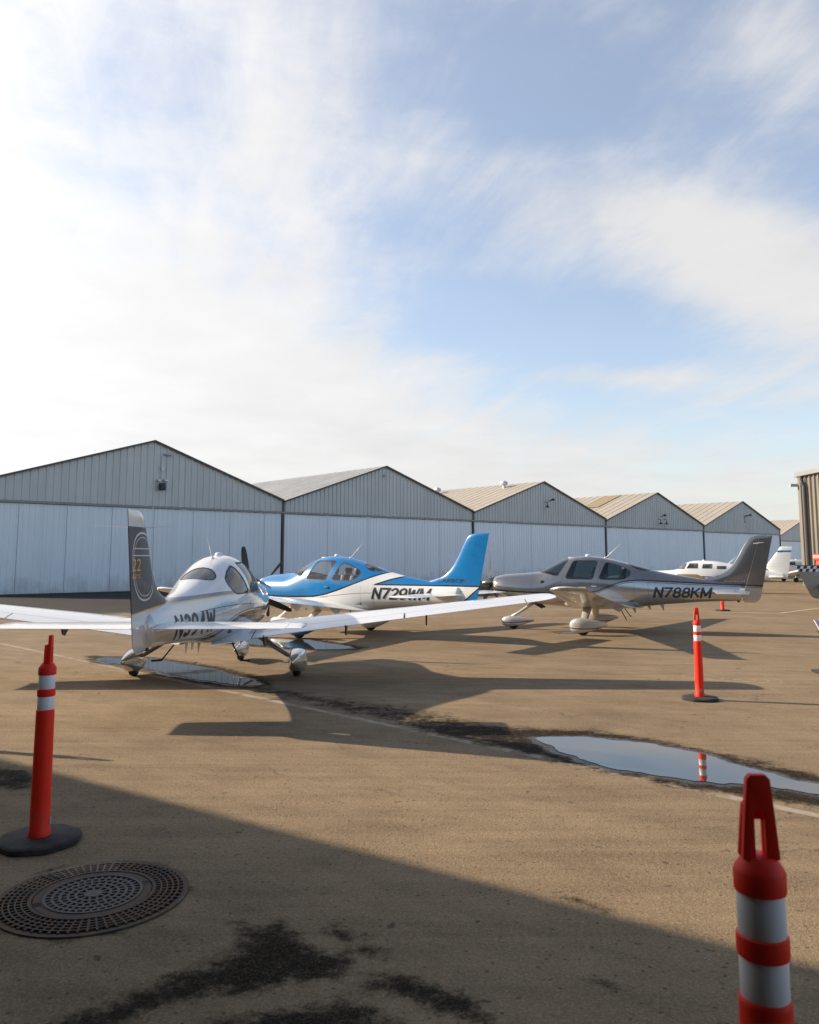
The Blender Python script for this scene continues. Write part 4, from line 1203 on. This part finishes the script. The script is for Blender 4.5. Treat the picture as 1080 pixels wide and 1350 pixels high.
def metal_plane(label, pose, wnum=3, stripe=True):
    Xw, Yw, hd = pose
    t = thing('airplane', label, 'airplane', (Xw, Yw, 0), R(hd + 180), 'airplanes parked farther back')
    def body(x, y, z):
        x = x - X0
        st = ((z - x.curve([(0, .98), (2.5, .99), (4.5, .90), (8, .78)], 9, 3)).abs().lt(.035)) * x.lt(6.2)
        return mixc(st, (.74, .73, .70), (.02, .05, .30)), 0.0 * x
    bmat = paint_mat('white_and_blue_stripe_paint', body, .3) if stripe else simple('dull_white_paint', (.5, .5, .5), .4)
    secs = [(.30, 1.12, .78, .28), (.6, 1.20, .66, .42), (1.2, 1.25, .58, .52), (2.0, 1.29, .55, .58), (2.35, 1.34, .54, .60), (2.75, 1.60, .53, .61), (3.15, 1.80, .52, .62), (3.6, 1.855, .52, .62), (4.4, 1.83, .53, .60), (5.2, 1.70, .58, .52), (6.2, 1.50, .68, .34), (7.4, 1.28, .80, .15), (8.2, 1.12, .90, .05)]
    bm = bmesh.new(); hwf = smooth_body(bm, secs); fus = link('fuselage', bm, bmat, t)
    dark = GLASS_BLACK
    for sd_ in (-1, 1):
        for (xa, xb, z0, z1, sl) in ((2.98, 3.62, 1.40, 1.70, .18), (3.86, 4.40, 1.40, 1.66, .04), (4.66, 5.14, 1.37, 1.55, 0.0))[:wnum]:
            link('side_window', panel_on(hwf, [(xa, z0), (xb, z0), (xb + .02, z1), (xa + sl, z1)], sd_), dark, t)
        link('windshield', panel_on(hwf, [(2.36, 1.345), (2.86, 1.36), (3.04, 1.70), (2.86, 1.645)], sd_, .008), dark, t)
    # wings, tail
    def slab(sections):
        bm = bmesh.new()
        loft(bm, [[(le + c * (te - le), y, z + tt * (te - le)) for c, tt in airfoil(0, 1, 9, th)] for y, le, te, z, th in sections]); fixn(bm); return bm
    for sg in (-1, 1):
        link('wing', slab([(sg * .3, 2.6, 4.4, .62, .15), (sg * 3.0, 2.75, 4.3, .90, .15), (sg * 5.4, 3.0, 4.15, 1.15, .13), (sg * 5.5, 3.15, 4.1, 1.16, .05)]), WHITEP, t, sharp=40)
        link('stabilator', slab([(sg * .04, 7.35, 8.15, .98, .10), (sg * 2.45, 7.45, 8.10, .98, .09), (sg * 2.5, 7.6, 8.05, .98, .04)]), WHITEP, t, sharp=40)
        bm = bmesh.new(); tube(bm, [(3.3, sg * 1.6, .72), (3.3, sg * 1.6, .2)], .05, 10); g = link('main_gear_leg', bm, WHITEP, t)
        bm = bmesh.new(); lathe(bm, [(.08, -.06), (.18, -.06), (.2, -.03), (.2, .03), (.18, .06), (.08, .06)], 20, Matrix.Translation((3.3, sg * 1.6, .2)) @ Matrix.Rotation(R(90), 4, 'X'), True, True); fixn(bm); link('wheel', bm, RUBBER, g, sharp=40)
    bm = bmesh.new(); tube(bm, [(1.0, 0, .7), (1.0, 0, .2)], .05, 10); g = link('nose_gear_leg', bm, WHITEP, t)
    bm = bmesh.new(); lathe(bm, [(.08, -.06), (.16, -.06), (.18, -.03), (.18, .03), (.16, .06), (.08, .06)], 20, Matrix.Translation((1.0, 0, .18)) @ Matrix.Rotation(R(90), 4, 'X'), True, True); fixn(bm); link('wheel', bm, RUBBER, g, sharp=40)
    # fin with bright bands near the top, ribbed rudder skin
    m, tr, p, o = newmat('white_fin_with_blue_bands')
    c = objco(); x, y, z = sep(c)
    band = z.gt(2.33) * z.lt(2.43); band2 = (z - (x - 7.4) * .06).gt(2.24) * (z - (x - 7.4) * .06).lt(2.27) * x.lt(8.1)
    rib = X.math('FRACT', (z + .02) * 6.5).lt(.10)
    col = mixc(rib * .18, (.74, .73, .70), (.2, .2, .2))
    col = mixc(band, col, mixc(x.gt(8.17), (.02, .04, .16), (.0, .16, .42)))
    col = mixc(band2, col, (.05, .38, .55))
    if not stripe: col = mixc(1.0, (0, 0, 0), (.5, .5, .5))
    setin(tr, p.inputs['Base Color'], col); p.inputs['Roughness'].default_value = .35
    bm = bmesh.new(); rings = []
    for z in (.86, 1.1, 1.5, 2.0, 2.5, 2.62, 2.64):
        le = 6.9 + (z - 1.1) * .73 if z > 1.1 else 7.6; te = 8.32 + (z - .9) * .17; k = .3 if z > 2.63 else 1
        rings.append([(le + cc * (te - le), tt * (te - le) * k, z) for cc, tt in airfoil(0, 1, 9, .09, 0)])
    loft(bm, rings); fixn(bm); link('fin', bm, m, t, sharp=40)
    # propeller
    bm = bmesh.new(); lathe(bm, [(.16, 0), (.15, .08), (.09, .24), (.01, .34)], 20, Matrix.Translation((.30, 0, .96)) @ Matrix.Rotation(R(-90), 4, 'Y'), True, True); fixn(bm); link('spinner', bm, WHITEP, t)
    for k in (70, 250):
        b = blade_bm(k, .95, .22); b.transform(Matrix.Translation((X0, 0, .96 - 1.30))); link('propeller_blade', b, BLADE, t)
    bm = bmesh.new(); tube(bm, [(5.25, 0, 1.68), (5.75, 0, 2.12)], [.02, .012], 8); link('whip_antenna', bm, WHITEP, t)
    bm = bmesh.new(); lathe(bm, [(.08, -.03), (.07, .04), (.02, .06)], 14, Matrix.Translation((3.9, 0, 1.85)), True, True); link('antenna_puck', bm, WHITEP, t)
    # shift so that the thing's empty is under the wing
    for ch in [q for q in bpy.data.objects if q.parent == t]:
        pass
    return t
def dark_glass():
    m, t, p, o = newmat('dark_cabin_glass')
    c = objco(); n = noise(c, 2.5, 3, .5)
    setin(t, p.inputs['Base Color'], mixc(n.smooth(.4, .65), (.02, .02, .022), (.13, .12, .10)))
    p.inputs['Roughness'].default_value = .05; p.inputs['Coat Weight'].default_value = .3
    return m
GLASS_BLACK = dark_glass()
def place_by_tail(tail_x, tail_y, hd, length=8.5):
    f = Vector((math.cos(R(hd)), math.sin(R(hd)))); return (tail_x + f.x * length, tail_y + f.y * length, hd)
metal_plane('white low wing airplane with blue fin bands, behind the tail of the grey one', place_by_tail(21.35, 46.0, 154))
metal_plane('small white airplane parked farthest back beside the tan building', place_by_tail(36.9, 68.0, 172), 1, False)

# ------------------------------------------------------------------ silver tailwheel airplane cut by the right edge
def tail_plane():
    Z = 33.0; xt = (1049 - 540) / 1074 * Z
    t = thing('airplane', 'silver tailwheel airplane with a checkered fin top at the right edge', 'airplane', (xt - .08, Z, 0))
    m, tr, p, o = newmat('silver_and_checker_paint')
    c = objco(); x, y, z = sep(c)
    u = X.math('FLOOR', (x - z * .4) / .13); v = X.math('FLOOR', (z - 1.70) / -.115)
    chk = X.math('MODULO', (u + v + 40.0), 2.0).gt(.5)
    zone = z.gt(1.47) * z.lt(1.70)
    n = noise(c, 2, 4)
    col = mixc(zone, mixc(n, (.20, .19, .18), (.25, .24, .225)), mixc(chk, (.62, .64, .70), (.01, .012, .04)))
    col = mixc(z.gt(1.70), col, (.10, .10, .12))
    setin(tr, p.inputs['Base Color'], col); setin(tr, p.inputs['Metallic'], (1.0 - zone) * .45); p.inputs['Roughness'].default_value = .38
    bm = bmesh.new(); smooth_body(bm, [(.85, 1.06, .46, .10), (1.1, 1.10, .45, .16), (1.6, 1.16, .44, .24), (3.0, 1.34, .42, .40), (4.2, 1.75, .42, .48), (4.9, 1.80, .42, .50), (5.4, 1.52, .43, .48), (6.8, 1.40, .52, .40), (7.2, 1.25, .62, .26)], 2.4)
    link('fuselage', bm, m, t)
    bm = bmesh.new(); rings = []
    for zz, le, te in ((.40, .95, .74), (.44, 1.05, .60), (.52, 1.1, .50), (1.0, 1.35, .26), (1.45, 1.30, .06), (1.72, 1.22, -.06), (1.735, 1.20, -.05)):
        rings.append([(le + cc * (te - le), tt * .9, zz) for cc, tt in airfoil(0, 1, 8, .05, 0)])
    loft(bm, rings); fixn(bm); link('fin', bm, m, t, sharp=35)
    for sg in (-1, 1):
        bm = bmesh.new(); loft(bm, [[(le + cc * (te - le), y, z + tt * (te - le)) for cc, tt in airfoil(0, 1, 8, .09, 0)] for y, le, te, z in ((sg * .08, 1.5, .75, .92), (sg * 1.3, 1.3, .75, .92))]); fixn(bm); link('stabilizer', bm, m, t, sharp=35)
        bm = bmesh.new(); loft(bm, [[(le + cc * (te - le), y, z + tt * (te - le)) for cc, tt in airfoil(0, 1, 8, .13)] for y, le, te, z in ((sg * .3, 5.6, 4.1, .60), (sg * 3.7, 5.4, 4.1, .80))]); fixn(bm); link('wing', bm, m, t, sharp=35)
        bm = bmesh.new(); tube(bm, [(5.5, sg * .35, .55), (5.6, sg * .9, .22)], .045, 8); g = link('main_gear_leg', bm, m, t)
        bm = bmesh.new(); lathe(bm, [(.07, -.05), (.18, -.05), (.2, 0), (.18, .05), (.07, .05)], 18, Matrix.Translation((5.6, sg * .95, .2)) @ Matrix.Rotation(R(90), 4, 'X'), True, True); fixn(bm); link('wheel', bm, RUBBER, g)
    bm = bmesh.new(); tube(bm, [(1.15, 0, .52), (.95, 0, .13)], .03, 8); g = link('tail_gear_leg', bm, DARKM, t)
    bm = bmesh.new(); lathe(bm, [(.03, -.03), (.085, -.03), (.10, 0), (.085, .03), (.03, .03)], 16, Matrix.Translation((.93, 0, .10)) @ Matrix.Rotation(R(90), 4, 'X'), True, True); fixn(bm); link('wheel', bm, RUBBER, g)
    bm = bmesh.new()
    pts = [(.66, 1.30), (.72, 1.345), (.80, 1.33), (.88, 1.36), (.98, 1.345), (1.08, 1.355)]
    tube(bm, [(a, -.046, b) for a, b in pts], .012, 6); link('script_lettering', bm, LET_SILVER, t)
    bm = bmesh.new(); smooth_body(bm, [(3.6, 1.70, 1.30, .20), (4.1, 1.98, 1.3, .36), (4.7, 2.02, 1.3, .38), (5.3, 1.65, 1.3, .30)], 2.2); link('canopy', bm, GLASS_BLACK, t)
    bm = bmesh.new(); lathe(bm, [(.15, 0), (.12, .15), (.01, .3)], 18, Matrix.Translation((7.2, 0, .95)) @ Matrix.Rotation(R(90), 4, 'Y'), True, True); fixn(bm); link('spinner', bm, CHROME, t)
    for k in (0, 180):
        b = blade_bm(k + 20, .9, 0); b.transform(Matrix.Translation((7.28 + X0, 0, .95 - 1.30))); link('propeller_blade', b, BLADE, t)
tail_plane()

# ------------------------------------------------------------------ red tank trailer with white bands behind the silver tail
def tank():
    t = thing('tank_trailer', 'red tank trailer with white stripes beside the tan building, behind the checkered tail', 'trailer', (26.12, 50, 0), R(8))
    red = simple('red_paint', (.62, .055, .03), .35, coat=.4)
    bm = bmesh.new()
    M = Matrix.Translation((0, 0, 1.45)) @ Matrix.Rotation(R(90), 4, 'Y')
    lathe(bm, [(.02, -1.30), (.35, -1.27), (.58, -1.12), (.64, -.9), (.64, .9), (.58, 1.12), (.35, 1.27), (.02, 1.30)], 28, M, True, True); fixn(bm); link('tank', bm, red, t, sharp=60)
    bm = bmesh.new(); box(bm, (-1.28, -.55, 1.86), (1.28, .55, 2.24), None, .03); c = link('top_box', bm, red, t)
    for z0, z1 in ((2.00, 2.025), (2.10, 2.14)):
        bm = bmesh.new(); box(bm, (-1.285, -.556, z0), (1.285, .556, z1)); link('white_stripe', bm, WHITEP, c, False)
    bm = bmesh.new(); box(bm, (-1.1, -.5, .5), (1.1, .5, .62)); box(bm, (-.9, -.45, .6), (-.7, .45, 1.0)); box(bm, (.7, -.45, .6), (.9, .45, 1.0)); box(bm, (1.1, -.05, .5), (2.1, .05, .58)); link('chassis', bm, DARKM, t, False)
    for x in (-.5, .5):
        for y in (-.58, .58):
            bm = bmesh.new(); lathe(bm, [(.12, -.09), (.28, -.09), (.32, -.04), (.32, .04), (.28, .09), (.12, .09)], 20, Matrix.Translation((x * .9, y, .32)) @ Matrix.Rotation(R(90), 4, 'X'), True, True); fixn(bm); link('wheel', bm, RUBBER, t, sharp=40)
tank()

# ------------------------------------------------------------------ delineator posts
def orange_mat():
    m, t, p, o = newmat('orange_plastic')
    c = objco(); x, y, z = sep(c)
    n = noise(c, 5, 6, .65); s = noise(combine(x * 30, y * 30, z * 1.5), 1.0, 4, .6)
    col = mixc(n, (.90, .020, .005), (.95, .034, .008))
    col = mixc(s.smooth(.55, .8) * .28, col, (.35, .05, .03))
    col = mixc((1.0 - z.smooth(.06, .32)) * n.smooth(.40, .7) * .5, col, (.20, .10, .07))
    setin(t, p.inputs['Base Color'], col); setin(t, p.inputs['Roughness'], n * .25 + .42)
    p.inputs['Specular IOR Level'].default_value = .3
    p.inputs['Subsurface Weight'].default_value = .0
    bump(t, p, noise(c, 60, 3, .5), .06, .004)
    return m
def sleeve_mat():
    m, t, p, o = newmat('reflective_white_sleeve')
    c = objco(); x, y, z = sep(c); n = noise(c, 6, 5, .6); s = noise(combine(x * 24, y * 24, z * 2), 1.0, 4, .6)
    col = mixc(n, (.80, .78, .78), (.90, .88, .88)); col = mixc(s.smooth(.55, .75) * .35, col, (.45, .34, .31))
    setin(t, p.inputs['Base Color'], col); p.inputs['Roughness'].default_value = .40
    return m
def base_mat():
    m, t, p, o = newmat('worn_rubber_base')
    c = objco(); n = noise(c, 9, 6, .65)
    setin(t, p.inputs['Base Color'], mixc(n.smooth(.35, .75), (.012, .011, .0105), (.05, .042, .034))); p.inputs['Roughness'].default_value = .85
    bump(t, p, noise(c, 50, 4, .6), .3, .006)
    return m
ORANGE = orange_mat(); SLEEVE = sleeve_mat(); BASEM = base_mat()
STICK = simple('small_grey_sticker', (.35, .37, .38), .5)
def make_delineator():
    t = thing('delineator_post', 'x', 'traffic post')
    bm = bmesh.new(); rings = []
    for z, r in ((0, .276), (.006, .281), (.034, .279), (.044, .266), (.047, .255), (.052, .10)):
        ring = []
        for k in range(8):
            a = R(22.5 + 45 * k); a0, a1 = a - R(5), a + R(5)
            for q in (a0, a1): ring.append((r * math.cos(q), r * math.sin(q), z))
        rings.append(ring)
    loft(bm, rings); fixn(bm); link('base', bm, BASEM, t, True, sharp=25)
    bm = bmesh.new()
    prof = [(.074, .05), (.074, .085), (.067, .10), (.0655, .30), (.063, .60), (.0605, .885), (.0595, .895), (.0545, .900), (.0535, .985), (.0535, .988), (.0595, .992), (.0605, .998), (.0605, 1.032), (.0595, 1.038), (.0535, 1.042), (.053, 1.135), (.0595, 1.138), (.0605, 1.145), (.0605, 1.182), (.056, 1.192), (.042, 1.214), (.036, 1.219), (.0, 1.22)]
    lathe(bm, prof, 40); fixn(bm); link('post', bm, ORANGE, t, sharp=40)
    for z0, z1 in ((.899, .989), (1.041, 1.136)):
        bm = bmesh.new(); lathe(bm, [(.0548, z0), (.0556, z0 + .002), (.0556, z1 - .002), (.0548, z1)], 40); fixn(bm); link('reflective_sleeve', bm, SLEEVE, t, sharp=50)
    # handle: a tall slotted plate with a shorter one against it
    def plate(y0, y1, top, w0, w1, slot_top, sw):
        bm = bmesh.new(); zb = 1.215
        def wv(z): return w0 + (w1 - w0) * (z - zb) / (top - zb)
        out = [(-wv(zb) / 2, zb), (-wv(slot_top) / 2, slot_top), (-wv(top) / 2, top - .010), (-wv(top) / 2 + .010, top), (wv(top) / 2 - .010, top), (wv(top) / 2, top - .010), (wv(slot_top) / 2, slot_top), (wv(zb) / 2, zb)]
        L_ = [out[0], out[1], (-sw / 2, slot_top), (-sw / 2, zb)]
        R_ = [(sw / 2, zb), (sw / 2, slot_top), out[6], out[7]]
        T_ = [out[1]] + out[2:6] + [out[6], (sw / 2, slot_top), (-sw / 2, slot_top)]
        va = {}
        def V(p, y):
            k = (round(p[0], 5), round(p[1], 5), y)
            if k not in va: va[k] = bm.verts.new((p[0], y, p[1]))
            return va[k]
        for poly in (L_, R_, T_):
            bm.faces.new([V(p, y0) for p in poly]); bm.faces.new([V(p, y1) for p in poly[::-1]])
        loops = [out + [(sw / 2, zb), (sw / 2, slot_top), (-sw / 2, slot_top), (-sw / 2, zb)]]
        for lp in loops:
            for i in range(len(lp)):
                a, b = lp[i], lp[(i + 1) % len(lp)]
                bm.faces.new((V(a, y0), V(b, y0), V(b, y1), V(a, y1)))
        fixn(bm)
        bmesh.ops.bevel(bm, geom=[e for e in bm.edges if e.is_manifold and e.calc_face_angle(0) > R(50)], offset=.0035, segments=2, affect='EDGES', profile=.6)
        return bm
    bm = plate(-.026, -.003, 1.412, .088, .056, 1.328, .026)
    link('handle', bm, ORANGE, t, True, sharp=40)
    bm = plate(.003, .020, 1.345, .090, .066, 1.300, .026)
    link('handle', bm, ORANGE, t, True, sharp=40)
    bm = bmesh.new(); box(bm, (-.018, -.0695, .125), (.018, -.0655, .165)); link('sticker', bm, STICK, t, False)
    return t
proto = make_delineator()
def put_post(x, y, sc, rz, label, first=False):
    o = proto if first else copy_tree(proto)
    o.location = (x, y, 0); o.rotation_euler = (0, 0, R(rz)); o.scale = (sc, sc, sc)
    tag(o, label, 'traffic post', 'orange delineator posts on the tarmac'); return o
put_post(.898, 2.20, 1.058, -5, 'closest and largest orange delineator post, cut off by the bottom edge', True)
put_post(-2.68, 6.17, 1.045, 100, 'orange delineator post standing in the shade beside the manhole cover')
put_post(4.21, 12.13, .932, -15, 'sunlit orange delineator post between the puddle and the grey airplane')
put_post(12.05, 31.8, .98, 40, 'distant orange delineator post whose top is hidden by the grey tail')
put_post(-6.15, 9.42, 1.0, 60, 'orange delineator post outside the left edge that throws a thin shadow')

# ------------------------------------------------------------------ manhole cover
def manhole():
    cx, cy = -1.925, 5.235
    t = thing('manhole_cover', 'round rusty iron manhole cover with rings of square holes', 'manhole cover', (cx, cy, 0), R(12))
    m, tr, p, o = newmat('rusty_cast_iron')
    c = objco(); n = noise(c, 7, 6, .7); f = noise(c, 60, 4, .6); x, y, z = sep(c)
    rad = X.math('SQRT', x * x + y * y)
    col = mixc(n.smooth(.35, .68), (.040, .030, .024), (.125, .062, .030))
    col = mixc(f.smooth(.5, .8) * .3, col, (.12, .09, .06))
    col = mixc(rad.lt(.285) * .55, col, (.15, .145, .14))
    sand = (noise(c, 2.2, 3, .5).smooth(.56, .70) * .5 + (1.0 - ((x + .12) * (x + .12) * 9.0 + (y - .44) * (y - .44) * 40.0).smooth(.25, 1.0)) * noise(c, 14, 4).smooth(.35, .55)).clamp() * rad.gt(.36)
    col = mixc(sand * .6, col, (.33, .24, .15))
    setin(tr, p.inputs['Base Color'], col); setin(tr, p.inputs['Roughness'], n * .3 + .55); p.inputs['Specular IOR Level'].default_value = .3; setin(tr, p.inputs['Metallic'], rad.lt(.30) * .25)
    bump(tr, p, f, .3, .004)
    iron = m
    pm, pt, pp, po = newmat('hole_shade_and_dirt'); pc = objco(); pn = noise(pc, 5, 5, .7)
    setin(pt, pp.inputs['Base Color'], mixc(pn.smooth(.42, .68), (.010, .008, .007), (.10, .072, .045))); pp.inputs['Roughness'].default_value = .95; pit = pm; X.tree = tr
    def ring(bm, r0, r1, z0, z1, seg=96):
        lathe(bm, [(r0, z0), (r0, z1), (r1, z1), (r1, z0)], seg)
    def spokes(bm, r0, r1, n, w, z0, z1, ph=0.0):
        for k in range(n):
            box(bm, (r0, -w / 2, z0), (r1, w / 2, z1), Matrix.Rotation(2 * math.pi * k / n + ph, 4, 'Z'))
    bm = bmesh.new(); lathe(bm, [(0, .004), (.545, .004)], 96); fixn(bm)
    for f in bm.faces:
        if f.normal.z < 0: f.normal_flip()
    link('dark_hole_disc', bm, pit, t, False)  # flat disc coloured near-black for the shade down the holes, with dirt
    bm = bmesh.new()
    ring(bm, .525, .562, .001, .010)
    rr = [.360, .398, .433, .467, .500, .527]
    for i in range(len(rr) - 2): ring(bm, rr[i + 1] - .005, rr[i + 1] + .005, .004, .018)
    ring(bm, .345, .366, .004, .020)
    spokes(bm, .362, .528, 64, .012, .004, .017)
    fixn(bm); link('outer_frame', bm, iron, t, False)
    bm = bmesh.new()
    ring(bm, .285, .338, .004, .017); ring(bm, .270, .289, .004, .021)
    r2 = [.055, .100, .145, .190, .232, .272]
    ring(bm, .0, .055, .004, .019, 48)
    for i in range(1, len(r2) - 1): ring(bm, r2[i] - .008, r2[i] + .008, .004, .018)
    for i in range(len(r2) - 1):
        n = [11, 18, 25, 32, 38][i]
        spokes(bm, r2[i], r2[i + 1], n, .014, .004, .0175, ph=i * .13)
    fixn(bm); link('lid', bm, iron, t, False)
    for a in (20, 200):
        bm = bmesh.new(); M = Matrix.Rotation(R(a), 4, 'Z'); box(bm, (.296, -.03, .016), (.340, .03, .0178), M); link('pick_hole', bm, pit, t, False)
manhole()

# ------------------------------------------------------------------ blue stand sign at the right edge
def sign():
    t = thing('stand_sign', 'narrow blue and white stand sign on a black foot at the right edge', 'sign', (7.56, 14.8, 0), R(-8))
    blue = simple('blue_sign_panel', (.13, .16, .50), .45); pale = simple('pale_blue_board', (.38, .44, .58), .4)
    bm = bmesh.new(); box(bm, (-.34, -.22, 0), (.34, .22, .045), None, .015); fixn(bm); link('foot', bm, BLACK, t, False)
    bm = bmesh.new()
    def prism(pts, y0, y1):
        loft(bm, [[(a, y0, b) for a, b in pts], [(a, y1, b) for a, b in pts]])
    prism([(-.23, .045), (.23, .045), (.225, .36), (-.205, .36)], -.03, .03); fixn(bm); link('lower_panel', bm, blue, t, False)
    bm = bmesh.new(); prism([(-.205, .36), (.225, .36), (.215, .47), (-.20, .47)], -.03, .03); fixn(bm); link('middle_panel', bm, WHITEP, t, False)
    bm = bmesh.new(); prism([(-.03, .47), (.03, .47), (.03, .60), (-.03, .60)], -.02, .02); fixn(bm); link('stem', bm, WHITEP, t, False)
    bm = bmesh.new(); prism([(-.12, .60), (.14, .60), (.30, .92), (-.30, .92)], -.02, .02); fixn(bm); h = link('header_board', bm, pale, t, False)
    bm = bmesh.new(); prism([(-.315, .935), (-.295, .935), (-.115, .595), (-.145, .595)], -.026, .026); fixn(bm); link('border', bm, WHITEP, h, False)
sign()
